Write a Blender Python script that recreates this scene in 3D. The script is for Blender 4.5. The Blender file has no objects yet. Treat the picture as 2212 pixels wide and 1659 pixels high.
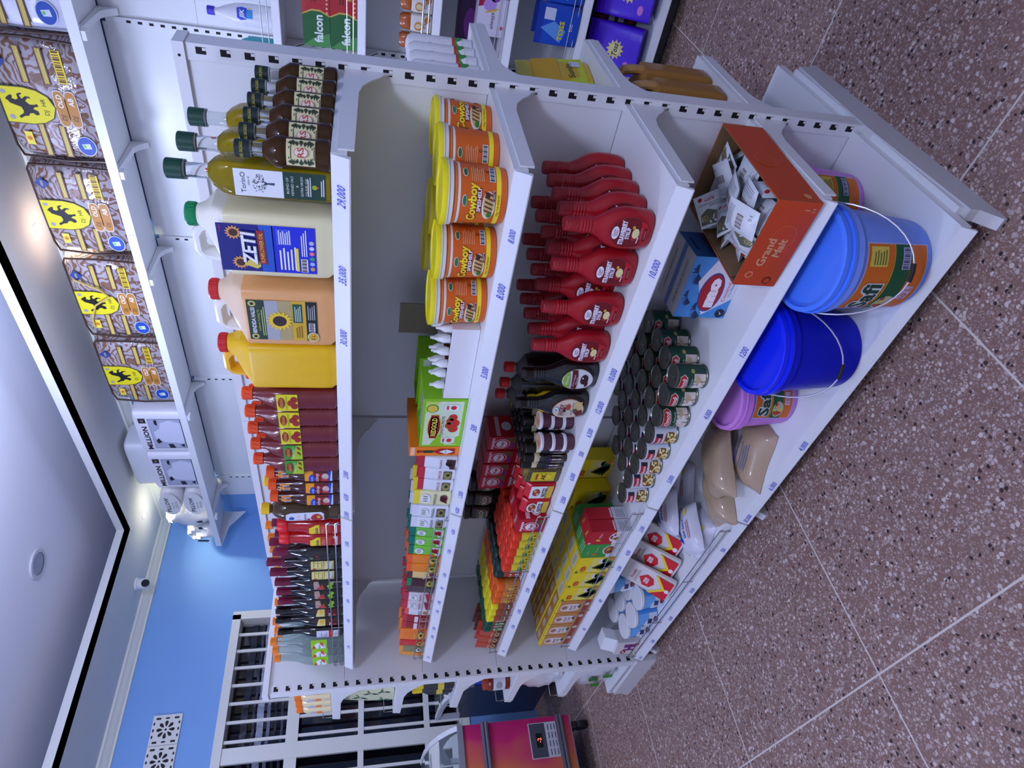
import bpy, math, random
from mathutils import Vector, Matrix
from mathutils.geometry import tessellate_polygon
RND = random.Random(11)
PI = math.pi
scene = bpy.context.scene
COL = scene.collection

# ---------------------------------------------------------------- materials
def lin(c):
    return tuple((x / 255 / 12.92) if x <= 10.3 else ((x / 255 + .055) / 1.055) ** 2.4 for x in c)
_M = {}
def M(rgb, rough=.45, metal=0, trans=0, ior=1.45, emit=0, bump=0, var=.05, sc=40, coat=0, alpha=1, sss=0):
    key = (rgb, rough, metal, trans, ior, emit, bump, var, sc, coat, alpha, sss)
    if key in _M: return _M[key]
    m = bpy.data.materials.new('mat_%03d' % len(_M)); m.use_nodes = True
    nt = m.node_tree; N = nt.nodes; L = nt.links
    p = N['Principled BSDF']; c = lin(rgb)
    p.inputs['Base Color'].default_value = (*c, 1)
    p.inputs['Roughness'].default_value = rough; p.inputs['Metallic'].default_value = metal
    p.inputs['IOR'].default_value = ior; p.inputs['Transmission Weight'].default_value = trans
    p.inputs['Alpha'].default_value = alpha
    if coat: p.inputs['Coat Weight'].default_value = coat
    if sss:
        p.inputs['Subsurface Weight'].default_value = sss; p.inputs['Subsurface Radius'].default_value = (.02, .015, .01)
    if emit:
        p.inputs['Emission Color'].default_value = (*c, 1); p.inputs['Emission Strength'].default_value = emit
    if var or bump:
        tc = N.new('ShaderNodeTexCoord'); no = N.new('ShaderNodeTexNoise'); no.inputs['Scale'].default_value = sc; no.inputs['Detail'].default_value = 3
        L.new(tc.outputs['Object'], no.inputs['Vector'])
        if var:
            mr = N.new('ShaderNodeMapRange'); mr.inputs['To Min'].default_value = 1 - var; mr.inputs['To Max'].default_value = 1 + var
            hs = N.new('ShaderNodeHueSaturation'); hs.inputs['Color'].default_value = (*c, 1)
            L.new(no.outputs['Fac'], mr.inputs['Value']); L.new(mr.outputs['Result'], hs.inputs['Value']); L.new(hs.outputs['Color'], p.inputs['Base Color'])
        if bump:
            b = N.new('ShaderNodeBump'); b.inputs['Strength'].default_value = bump; b.inputs['Distance'].default_value = .01
            L.new(no.outputs['Fac'], b.inputs['Height']); L.new(b.outputs['Normal'], p.inputs['Normal'])
    _M[key] = m
    return m
def I(*rgb): return M(tuple(rgb), .5, var=.04)          # printed ink
WHITE = M((228, 230, 232), .35, var=.015, sc=6)
METAL_W = M((226, 228, 230), .3, var=.02, sc=5)
DARK = M((10, 10, 12), .7)
CHROME = M((200, 200, 205), .18, metal=1, var=.02)
INKBLUE = I(40, 62, 200)
CLEAR = M((235, 240, 242), .06, trans=.92, ior=1.35, var=0)
FILM = M((238, 240, 244), .12, trans=.0, alpha=.22, var=0)

# ---------------------------------------------------------------- mesh builder
class B:
    def __init__(s): s.v = []; s.f = []; s.m = []; s.ml = []
    def mi(s, mat):
        if mat not in s.ml: s.ml.append(mat)
        return s.ml.index(mat)
    def add(s, vs, fs, mat):
        o = len(s.v); s.v += [tuple(v) for v in vs]; k = s.mi(mat)
        for f in fs: s.f.append(tuple(i + o for i in f)); s.m.append(k)
        return s
    def box(s, x0, x1, y0, y1, z0, z1, mat):
        v = [(x, y, z) for z in (z0, z1) for y in (y0, y1) for x in (x0, x1)]
        return s.add(v, [(0, 2, 3, 1), (4, 5, 7, 6), (0, 1, 5, 4), (2, 6, 7, 3), (0, 4, 6, 2), (1, 3, 7, 5)], mat)
    def obox(s, org, ex, ey, ez, mat):
        o, ex, ey, ez = map(Vector, (org, ex, ey, ez))
        v = [o + ex * i + ey * j + ez * k for k in (0, 1) for j in (0, 1) for i in (0, 1)]
        return s.add(v, [(0, 2, 3, 1), (4, 5, 7, 6), (0, 1, 5, 4), (2, 6, 7, 3), (0, 4, 6, 2), (1, 3, 7, 5)], mat)
    def loft(s, rings, mat, n=24, cap0=True, cap1=True, c=(0, 0)):
        """rings: (z, rx, ry, p[, ox, oy]) ; mat one material or one per band"""
        vs = []; fs = []
        R = []
        for r in rings:
            z, rx, ry, p = r[:4]; ox, oy = r[4:6] if len(r) > 4 else (0, 0)
            R.append([(c[0] + ox + rx * math.copysign(abs(math.cos(a)) ** (2 / p), math.cos(a)), c[1] + oy + ry * math.copysign(abs(math.sin(a)) ** (2 / p), math.sin(a)), z) for a in [2 * PI * (i + .5) / n for i in range(n)]])
        base = len(s.v)
        for ring in R: s.v += ring
        for k in range(len(R) - 1):
            mm = s.mi(mat[k] if isinstance(mat, (list, tuple)) else mat)
            for i in range(n):
                j = (i + 1) % n; a = base + k * n
                s.f.append((a + i, a + j, a + n + j, a + n + i)); s.m.append(mm)
        if cap0: s.f.append(tuple(base + i for i in reversed(range(n)))); s.m.append(s.mi(mat[0] if isinstance(mat, (list, tuple)) else mat))
        if cap1:
            a = base + (len(R) - 1) * n
            s.f.append(tuple(a + i for i in range(n))); s.m.append(s.mi(mat[-1] if isinstance(mat, (list, tuple)) else mat))
        return s
    def lathe(s, prof, mat, n=24, c=(0, 0), cap0=True, cap1=True):
        return s.loft([(z, r, r, 2) for r, z in prof], mat, n, cap0, cap1, c)
    def tube(s, path, r, mat, n=6, closed=False, ry=None):
        P = [Vector(p) for p in path]; ry = ry or r
        vs = []; fs = []; up = None
        for i, p in enumerate(P):
            if closed: d = P[(i + 1) % len(P)] - P[i - 1]
            else: d = P[min(i + 1, len(P) - 1)] - P[max(i - 1, 0)]
            d.normalize()
            if up is None:
                up = Vector((0, 0, 1)) if abs(d.z) < .9 else Vector((0, 1, 0))
            a = d.cross(up)
            if a.length < 1e-4: a = d.cross(Vector((1, 0, 0)))
            a.normalize(); b = a.cross(d).normalized(); up = b
            for k in range(n):
                t = 2 * PI * k / n
                vs.append(p + a * (r * math.cos(t)) + b * (ry * math.sin(t)))
        m = len(P)
        for i in range(m if closed else m - 1):
            for k in range(n):
                q = (i + 1) % m
                fs.append((i * n + k, q * n + k, q * n + (k + 1) % n, i * n + (k + 1) % n))
        if not closed:
            fs.append(tuple(range(n))); fs.append(tuple((m - 1) * n + k for k in reversed(range(n))))
        return s.add(vs, fs, mat)
    def prism(s, pts, a0, a1, mat, ax='x'):
        """pts 2-D outline extruded along ax; ax x: pts=(y,z); y: (x,z); z: (x,y)"""
        n = len(pts)
        mk = {'x': lambda p, a: (a, p[0], p[1]), 'y': lambda p, a: (p[0], a, p[1]), 'z': lambda p, a: (p[0], p[1], a)}[ax]
        vs = [mk(p, a0) for p in pts] + [mk(p, a1) for p in pts]
        fs = [(i, (i + 1) % n, n + (i + 1) % n, n + i) for i in range(n)]
        tri = tessellate_polygon([[Vector((p[0], p[1], 0)) for p in pts]])
        fs += [tuple(t) for t in tri] + [tuple(n + i for i in reversed(t)) for t in tri]
        return s.add(vs, fs, mat)
    def grid(s, fn, nu, nv, mat):
        vs = [fn(i / nu, j / nv) for j in range(nv + 1) for i in range(nu + 1)]
        fs = [(j * (nu + 1) + i, j * (nu + 1) + i + 1, (j + 1) * (nu + 1) + i + 1, (j + 1) * (nu + 1) + i) for j in range(nv) for i in range(nu)]
        return s.add(vs, fs, mat)
    def mesh(s, name, ang=35):
        me = bpy.data.meshes.new(name); me.from_pydata(s.v, [], s.f)
        for m in s.ml: me.materials.append(m)
        me.polygons.foreach_set('material_index', s.m)
        if ang:
            me.polygons.foreach_set('use_smooth', [True] * len(s.f)); me.update(); me.set_sharp_from_angle(angle=math.radians(ang))
        me.update()
        return me
    def build(s, name, parent=None, ang=35, loc=None, rz=0, label=None, cat=None, group=None, kind=None):
        o = bpy.data.objects.new(name, s.mesh(name, ang)); COL.objects.link(o)
        if parent: o.parent = parent
        if loc: o.location = loc
        if rz: o.rotation_euler[2] = rz
        return tag(o, label, cat, group, kind)

def tag(o, label=None, cat=None, group=None, kind=None):
    if label: o['label'] = label
    if cat: o['category'] = cat
    if group: o['group'] = group
    if kind: o['kind'] = kind
    return o
def thing(name, loc=(0, 0, 0), rz=0, label=None, cat=None, group=None):
    o = bpy.data.objects.new(name, None); o.empty_display_size = .02; COL.objects.link(o)
    o.location = loc; o.rotation_euler = (0, 0, rz)
    return tag(o, label, cat, group)
def dup(root, loc, rz=0, label=None, group=None):
    r = root.copy(); COL.objects.link(r); r.location = loc; r.rotation_euler = (0, 0, rz)
    if label: r['label'] = label
    if group: r['group'] = group
    for ch in list(root.children):
        c = ch.copy(); COL.objects.link(c); c.parent = r
        for g in list(ch.children):
            d = g.copy(); COL.objects.link(d); d.parent = c
    return r
class Kind:
    """one kind of thing: the first placing builds it, later ones copy it with its parts"""
    def __init__(s, fn): s.fn = fn; s.p = None
    def put(s, loc, label, group=None, rz=0):
        if s.p is None:
            s.p = s.fn(); s.p.location = loc; s.p.rotation_euler = (0, 0, rz); s.p['label'] = label
            if group: s.p['group'] = group
            return s.p
        return dup(s.p, loc, rz, label, group)
ORD = ['first', 'second', 'third', 'fourth', 'fifth', 'sixth', 'seventh', 'eighth', 'ninth', 'tenth', 'eleventh', 'twelfth']
def FB(i, n):
    return 'front' if i == 0 else ('rearmost' if i == n - 1 and n > 2 else ORD[i])

# ---------------------------------------------------------------- lettering and printed labels
_T = {}
def glyphs(txt, bold):
    k = (txt, bold)
    if k in _T: return _T[k]
    cu = bpy.data.curves.new('t', 'FONT'); cu.body = txt; cu.size = 1; cu.resolution_u = 2; cu.offset = bold
    ob = bpy.data.objects.new('t', cu); COL.objects.link(ob)
    dg = bpy.context.evaluated_depsgraph_get(); ev = ob.evaluated_get(dg); me = ev.to_mesh()
    vs = [(v.co.x / .7, v.co.y / .7) for v in me.vertices]; fs = [tuple(p.vertices) for p in me.polygons]
    ev.to_mesh_clear(); bpy.data.objects.remove(ob); bpy.data.curves.remove(cu)
    x0 = min(v[0] for v in vs); x1 = max(v[0] for v in vs)
    _T[k] = ([((x - x0), y) for x, y in vs], fs, x1 - x0)
    return _T[k]
EPS = .0005
class Lb:
    """a printed label on a surface given by fn(s, t, lift)"""
    def __init__(s, b, fn, step=.012, base=1): s.b = b; s.fn = fn; s.step = step; s.base = base
    def P(s, a, t, l): return s.fn(a, t, (s.base + l) * EPS)
    def rect(s, s0, t0, s1, t1, mat, l=0):
        n = max(1, int(abs(s1 - s0) / s.step)); vs = []
        for i in range(n + 1):
            a = s0 + (s1 - s0) * i / n; vs += [s.P(a, t0, l), s.P(a, t1, l)]
        s.b.add(vs, [(2 * i, 2 * i + 2, 2 * i + 3, 2 * i + 1) for i in range(n)], mat); return s
    def ell(s, cs, ct, rs, rt, mat, l=1, n=10, p=2):
        vs = []
        for i in range(n + 1):
            x = -math.cos(PI * i / n); y = (1 - abs(x) ** p) ** (1 / p)
            vs += [s.P(cs + rs * x, ct - rt * y, l), s.P(cs + rs * x, ct + rt * y, l)]
        s.b.add(vs, [(2 * i, 2 * i + 2, 2 * i + 3, 2 * i + 1) for i in range(n)], mat); return s
    def poly(s, pts, mat, l=1):
        tri = tessellate_polygon([[Vector((p[0], p[1], 0)) for p in pts]])
        vs = []; fs = []; lim = 9 if getattr(s.fn, 'flat', False) else s.step * 1.1
        def put(a, b, c, d):
            if d < 5:
                e = [abs(a[0] - b[0]), abs(b[0] - c[0]), abs(c[0] - a[0])]; k = e.index(max(e))
                if e[k] > lim:
                    if k == 1: a, b, c = b, c, a
                    elif k == 2: a, b, c = c, a, b
                    m = ((a[0] + b[0]) / 2, (a[1] + b[1]) / 2); put(a, m, c, d + 1); put(m, b, c, d + 1); return
            o = len(vs); vs.extend(s.P(q[0], q[1], l) for q in (a, b, c)); fs.append((o, o + 1, o + 2))
        for t in tri:
            a, b, c = (pts[i] for i in t)
            if (b[0] - a[0]) * (c[1] - a[1]) - (b[1] - a[1]) * (c[0] - a[0]) < 0: b, c = c, b
            put(a, b, c, 0)
        s.b.add(vs, fs, mat); return s
    def text(s, txt, cs, ct, h, mat, l=2, w=None, sh=0, rot=0, bold=.0):
        vs, fs, tw = glyphs(txt, bold); kx = (w / tw) if w else h
        c, d = math.cos(rot), math.sin(rot); o = []
        for x, y in vs:
            a = (x - tw / 2) * kx + sh * (y - .5) * h; t = (y - .5) * h
            o.append(s.P(cs + a * c - t * d, ct + a * d + t * c, l))
        s.b.add(o, fs, mat); return s
    def lines(s, s0, t0, s1, t1, n, mat, l=1, fill=.45):
        dt = (t1 - t0) / n
        for i in range(n):
            e = s1 - (s1 - s0) * (.25 * ((i * 37) % 5) / 5)
            s.rect(s0, t0 + dt * i, e, t0 + dt * (i + fill), mat, l)
        return s
    def bars(s, s0, t0, s1, t1, mat=None, n=11, l=1, bg=None):
        s.rect(s0, t0, s1, t1, bg or I(225, 225, 225), l); mat = mat or I(25, 25, 30); d = (s1 - s0) / (n * 2 + 1)
        h = (t1 - t0)
        for i in range(n):
            a = s0 + d * (2 * i + 1); s.rect(a, t0 + h * .18, a + d * (1.5 if i % 3 == 0 else .8), t1 - h * .1, mat, l + 1)
        return s
    def flower(s, cs, ct, r, petal, core, l=1, n=14):
        pts = []
        for i in range(n * 2):
            a = PI * i / n; q = r if i % 2 == 0 else r * .68
            pts.append((cs + q * math.cos(a), ct + q * math.sin(a)))
        s.poly(pts, petal, l); s.ell(cs, ct, r * .5, r * .5, core, l + 1); return s
def flat(org, sd=(1, 0, 0), td=(0, 0, 1)):
    o, a, b = Vector(org), Vector(sd), Vector(td); n = a.cross(b).normalized()
    f = lambda s, t, l: o + a * s + b * t + n * l
    f.flat = True; return f
def sup(rx, ry, p, z0=0):
    def fn(s, t, l):
        a = s / rx; c, d = math.sin(a), math.cos(a)
        return Vector(((rx + l) * math.copysign(abs(c) ** (2 / p), c), -(ry + l) * abs(d) ** (2 / p), z0 + t))
    return fn
def cyl(R, z0=0, a0=0, cx=0, cy=0, ry=None):
    """front faces -y; s runs to the viewer's right"""
    f = R if callable(R) else (lambda z: R)
    def fn(s, t, l):
        r = f(z0 + t); a = a0 + s / r
        return Vector((cx + (r + l) * math.sin(a), cy - ((r if ry is None else ry) + l) * math.cos(a), z0 + t))
    return fn
# ---------------------------------------------------------------- camera
cam = bpy.data.cameras.new('camera'); co = bpy.data.objects.new('camera', cam); COL.objects.link(co)
Rr = Vector((0.6980577, 0.71589946, 0.01426209)); Uu = Vector((-0.17068529, 0.14702161, 0.97429522)); Ff = Vector((-0.69540059, 0.68254861, -0.22482308))
# the photograph was taken with the phone on its side: world up points to the left edge of the frame
mw = Matrix((( -Uu.x, Rr.x, -Ff.x, 0.5793), (-Uu.y, Rr.y, -Ff.y, -1.5719), (-Uu.z, Rr.z, -Ff.z, 1.4329), (0, 0, 0, 1)))
co.matrix_world = mw
cam.sensor_fit = 'HORIZONTAL'; cam.sensor_width = 36; cam.lens = 22.525; cam.clip_start = .02
scene.camera = co

# ---------------------------------------------------------------- room shell
XL, XR, YB, YF, ZS, ZC = -5.0, 3.6, 2.1, -4.2, 3.23, 3.5
def floor_mat():
    m = bpy.data.materials.new('terrazzo'); m.use_nodes = True; nt = m.node_tree; N = nt.nodes; L = nt.links; p = N['Principled BSDF']
    tc = N.new('ShaderNodeTexCoord')
    def vor(sc, rnd=1):
        v = N.new('ShaderNodeTexVoronoi'); v.inputs['Scale'].default_value = sc; v.inputs['Randomness'].default_value = rnd
        L.new(tc.outputs['Object'], v.inputs['Vector']); return v
    def mixc(fac, a, b):
        x = N.new('ShaderNodeMix'); x.data_type = 'RGBA'
        if isinstance(fac, float): x.inputs[0].default_value = fac
        else: L.new(fac, x.inputs[0])
        for s, q in ((6, a), (7, b)):
            if isinstance(q, tuple): x.inputs[s].default_value = (*q, 1)
            else: L.new(q, x.inputs[s])
        return x.outputs[2]
    def math_(op, a, b):
        x = N.new('ShaderNodeMath'); x.operation = op
        for i, q in enumerate((a, b)):
            if isinstance(q, (int, float)): x.inputs[i].default_value = q
            else: L.new(q, x.inputs[i])
        return x.outputs[0]
    no = N.new('ShaderNodeTexNoise'); no.inputs['Scale'].default_value = 1.3; no.inputs['Detail'].default_value = 3; L.new(tc.outputs['Object'], no.inputs['Vector'])
    n2 = N.new('ShaderNodeTexNoise'); n2.inputs['Scale'].default_value = 260; L.new(tc.outputs['Object'], n2.inputs['Vector'])
    base = mixc(no.outputs['Fac'], lin((112, 78, 68)), lin((138, 108, 98)))
    base = mixc(math_('MULTIPLY', n2.outputs['Fac'], .35), base, lin((150, 128, 120)))
    out = base
    for sc, thr, dens, lo, hi in ((190, .50, .62, lin((172, 150, 142)), lin((138, 108, 98))), (112, .44, .50, lin((192, 176, 168)), lin((150, 126, 118))), (74, .38, .22, lin((208, 196, 190)), lin((166, 148, 142))), (80, .34, .12, lin((44, 36, 38)), lin((74, 58, 54)))):
        v = vor(sc); sep = N.new('ShaderNodeSeparateColor'); L.new(v.outputs['Color'], sep.inputs[0])
        edge = N.new('ShaderNodeTexVoronoi'); edge.feature = 'DISTANCE_TO_EDGE'; edge.inputs['Scale'].default_value = sc; L.new(tc.outputs['Object'], edge.inputs['Vector'])
        inside = math_('GREATER_THAN', edge.outputs['Distance'], .10)
        near = math_('LESS_THAN', v.outputs['Distance'], thr + .1)
        pick = math_('LESS_THAN', sep.outputs[0], dens)
        f = math_('MULTIPLY', math_('MULTIPLY', inside, near), pick)
        out = mixc(f, out, mixc(sep.outputs[1], lo, hi))
    # metal divider strips between the slabs
    sx = N.new('ShaderNodeSeparateXYZ'); L.new(tc.outputs['Object'], sx.inputs[0])
    def strip(o, off, per, hw):
        a = math_('ADD', o, off); a = math_('MODULO', a, per); a = math_('SUBTRACT', a, per / 2); a = math_('ABSOLUTE', a, 0); return math_('LESS_THAN', a, hw)
    f = math_('MAXIMUM', strip(sx.outputs[0], 17.1 + .225 + .4275, .855, .0028), strip(sx.outputs[1], 15.6 - .393 + .39 - .0, .785, .0028))
    out = mixc(f, out, lin((205, 196, 188)))
    L.new(out, p.inputs['Base Color'])
    rg = math_('ADD', math_('MULTIPLY', no.outputs['Fac'], .18), .42); L.new(rg, p.inputs['Roughness'])
    p.inputs['Specular IOR Level'].default_value = .28
    return m
FLOOR = floor_mat()
B().box(XL - .2, XR + .2, YF - .2, YB + .2, -.1, 0, FLOOR).build('floor', kind='structure', ang=0)
WALLW = M((222, 222, 218), .6, var=.02, sc=4)
BLUE = M((122, 168, 226), .55, var=.03, sc=5)
CEIL = M((240, 240, 250), .7, var=.02, sc=2)
SOFF = M((222, 222, 220), .6, var=.02, sc=3)
# back wall, painted blue
B().box(XL - .15, XR + .15, YB, YB + .15, 0, ZC + .1, BLUE).build('wall_back', kind='structure', ang=0)
# left wall with the window opening  y -1.9..1.09, z .66..2.45
WY0, WY1, WZ0, WZ1 = -1.9, 1.07, .62, 2.445
b = B()
for y0, y1, z0, z1 in ((YF, WY0, 0, ZC + .1), (WY1, YB, 0, ZC + .1), (WY0, WY1, 0, WZ0), (WY0, WY1, WZ1, ZC + .1)):
    b.box(XL - .18, XL, y0, y1, z0, z1, BLUE)
b.build('wall_left', kind='structure', ang=0)
B().box(XL - .15, XR + .15, YF - .15, YF, 0, ZC + .1, WALLW).build('wall_front', kind='structure', ang=0)
B().box(XR, XR + .15, YF, YB, 0, ZC + .1, WALLW).build('wall_right', kind='structure', ang=0)
B().box(XL - .15, XR + .15, YF - .15, YB + .15, ZC, ZC + .1, CEIL).build('ceiling', kind='structure', ang=0)
# lowered soffit band round the room with an upstand lip at its inner edge
SX, SY = -4.26, 1.5
b = B()
b.box(SX, XR, SY, YB, ZS, ZS + .03, SOFF); b.box(XL, SX, YF, YB, ZS, ZS + .03, SOFF)
b.box(SX, XR, SY, SY + .03, ZS, ZS + .085, SOFF); b.box(SX - .03, SX, YF, SY + .03, ZS, ZS + .085, SOFF)
b.build('ceiling_soffit', kind='structure', ang=0)
CORN = M((226, 226, 216), .55, var=.02)
prof = [(0, 0), (.075, 0), (.075, -.016), (.062, -.02), (.05, -.035), (.03, -.055), (.02, -.06), (.02, -.075), (0, -.075)]
B().prism([(XL + a, ZS + z) for a, z in prof], YF, YB, CORN, 'y').build('trim_1', kind='structure')
B().prism([(YB - a, ZS + z) for a, z in prof], XL, XR, CORN, 'x').build('trim_2', kind='structure')

# window with burglar bars
def window():
    FR = M((222, 222, 216), .45, var=.02)
    r = B(); x0, x1 = XL - .02, XL + .012
    f = .06
    r.box(x0, x1, WY0 - f, WY1 + .02, WZ1 - .02, WZ1 + .045, FR); r.box(x0, x1, WY1 - .02, WY1 + .05, WZ0 - f, WZ1 + .045, FR)
    r.box(x0, x1, WY0 - f, WY0, WZ0 - f, WZ1, FR); r.box(x0, x1, WY0 - f, WY1 + .05, WZ0 - f, WZ0, FR)
    r.box(XL - .17, XL - .02, WY1 - .02, WY1, WZ0, WZ1, FR); r.box(XL - .17, XL - .02, WY0, WY1, WZ1 - .02, WZ1, FR); r.box(XL - .17, XL - .02, WY0, WY1, WZ0, WZ0 + .02, FR)
    w = r.build('window_1', kind='structure')
    p = B(); g = M((16, 18, 26), .08, coat=.5, var=0)
    p.box(XL - .15, XL - .145, WY0, WY1, WZ0, WZ1, g)
    st = B()
    rr = random.Random(3)
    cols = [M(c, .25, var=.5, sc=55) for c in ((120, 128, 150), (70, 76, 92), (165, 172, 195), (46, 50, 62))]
    # roller shutter slats behind the glass
    z = WZ0 + .02
    while z < WZ1 - .05:
        h = .034
        st.prism([(XL - .25, z), (XL - .235, z + .008), (XL - .235, z + h * .7), (XL - .25, z + h)], WY0, WY1, M((34, 36, 46), .35, var=.4, sc=14), 'y'); z += h
    # streaky reflections of the lit shop, put in as wavy grey strips over the panes
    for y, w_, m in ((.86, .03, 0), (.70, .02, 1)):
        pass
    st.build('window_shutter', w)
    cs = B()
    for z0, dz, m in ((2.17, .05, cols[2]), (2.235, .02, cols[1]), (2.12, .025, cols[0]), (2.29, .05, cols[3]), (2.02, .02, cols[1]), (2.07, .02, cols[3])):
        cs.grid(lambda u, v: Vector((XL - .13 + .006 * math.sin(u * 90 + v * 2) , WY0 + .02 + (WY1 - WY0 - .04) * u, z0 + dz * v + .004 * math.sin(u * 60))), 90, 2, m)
    cs.build('window_reflections', w)  # coloured strips standing in for reflections on the glass
    p.build('window_pane', w, ang=0)
    bars = B(); BW = M((220, 220, 214), .35, var=.02)
    xb = XL - .02
    ys = [.924 - .1375 * i for i in range(21)]
    for y in ys: bars.box(xb - .008, xb + .008, y - .011, y + .011, WZ0, WZ1, BW)
    for z, h in ((1.935, .045), (1.42, .022), (.905, .022)): bars.box(xb - .012, xb + .014, WY0, WY1, z - h, z + h, BW)
    for y in (.0, -.95): bars.box(xb - .016, xb + .018, y - .055, y + .055, WZ0, WZ1, BW)
    bars.build('window_bars', w)
window()

# pierced vent blocks in the blue wall
def vent():
    b = B(); m = M((224, 224, 218), .6, var=.03); d = M((44, 36, 40), .8)
    b.box(0, .02, 0, .21, 0, .2, m)
    L = Lb(b, flat((.02, 0, 0), (0, 1, 0), (0, 0, 1)))
    for k in range(8):
        a = PI / 4 * k + PI / 8 * 0
        c, s = math.cos(a), math.sin(a); cx, cy = .105 + .042 * c, .1 + .042 * s; pts = []
        for q in range(10):
            t = 2 * PI * q / 10; u = .021 * math.cos(t); v = .0085 * math.sin(t) * (1.25 + .6 * math.cos(t)); pts.append((cx + u * c - v * s, cy + u * s + v * c))
        L.poly(pts, d, 1)
    L.ell(.105, .1, .008, .008, d)
    for sx in (.012, .176):
        for t0 in (.03, .155): L.rect(sx + .002, t0 - .01, sx + .016, t0 + .022, d, 1)
        L.ell(sx + .009, .1, .006, .016, d)
    for t in (.014, .186):
        for sx in (.06, .105, .15): L.ell(sx, t, .011, .006, d)
    return tag(b.build('vent_block'), cat='vent')
VK = Kind(vent)
VK.put((XL, .118, 2.738), 'white pierced flower vent block in blue wall, nearer the cornice corner', 'vent blocks')
VK.put((XL, -.095, 2.738), 'white pierced flower vent block in blue wall, cut by the photo edge', 'vent blocks')
# dome camera on the soffit
t = thing('security_camera', (-4.74, 1.29, ZS), label='small white security camera with black lens under the soffit', cat='camera')
b = B(); b.lathe([(.05, 0), (.05, -.012), (.038, -.02)], WHITE); b.build('mount', t)
b = B(); b.lathe([(.0, -.105), (.022, -.1), (.034, -.085), (.042, -.06), (.042, -.03), (.036, -.018)], WHITE); b.build('housing', t)
b = B(); d = Vector((.85, -.35, -.4)).normalized(); c0 = Vector((0, 0, -.062))
b.tube([c0 + d * .02, c0 + d * .048, c0 + d * .05], .03, M((12, 12, 14), .15), 16); b.build('lens', t)
t = thing('ceiling_speaker', (-3.68, .9, ZC), label='round white flush speaker grille in the raised ceiling', cat='speaker')
b = B(); b.lathe([(.075, -.012), (.098, -.012), (.1, -.004), (.1, 0)], M((205, 205, 212), .5), 32, cap0=False); b.build('rim', t)
b = B(); b.lathe([(.0, -.008), (.078, -.008), (.078, 0)], M((158, 164, 182), .6, var=.15, sc=400), 32); b.build('grille', t)
for i, (x, y) in enumerate(((-4.47, 1.79), (-1.77, 1.87))):
    t = thing('downlight', (x, y, ZS), label=('lit round recessed downlight above the stuffed white bags' if i == 0 else 'lit round recessed downlight beside the zipped blanket packs'), cat='light')
    b = B(); b.lathe([(.034, -.004), (.046, -.004), (.048, 0)], WHITE, 24, cap0=False); b.build('rim', t)
    b = B(); b.lathe([(0, -.002), (.036, -.003), (.036, 0)], M((255, 250, 225), .5, emit=14, var=0), 20); b.build('diffuser', t)
# ---------------------------------------------------------------- slotted shelving
SZ = [1.50, 1.15, .80, .45]; BZ = .125; BAY = 1.22; DEP = .405
SLOT0 = 1.79
def post(parent, x, y0, y1, top=1.84, mat=METAL_W, slots=('-y',), x0=-.022, x1=.014):
    b = B(); b.box(x + x0, x + x1, y0, y1, .0, top, mat)
    for sd in slots:
        fn = {'-y': flat((x, y0, 0)), '+y': flat((x, y1, 0), (-1, 0, 0))}[sd]
        L = Lb(b, fn, base=.4)
        for i in range(34):
            z = SLOT0 - .05 * i
            L.rect(-.0075, z - .0105, .0075, z + .0105, DARK, 0)
            L.rect(.0005, z - .0105, .0065, z - .003, METAL_W, 1)
    return b.build('upright_post', parent, ang=0)
def bracket(b, xs, z, d, sgn=-1, y0=0, mat=METAL_W):
    pts = [(0, 0), (d, 0), (d, -.03), (d * .32, -.034), (d * .22, -.042), (d * .14, -.06), (d * .09, -.078), (d * .04, -.088), (0, -.108)]
    pts = [(y0 + sgn * a, z - .013 + c) for a, c in pts]
    b.prism(pts, xs, xs + .004, mat, 'x')
    L = Lb(b, flat((xs + .004, 0, 0), (0, 1, 0), (0, 0, 1)) if True else None, base=.3)
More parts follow.
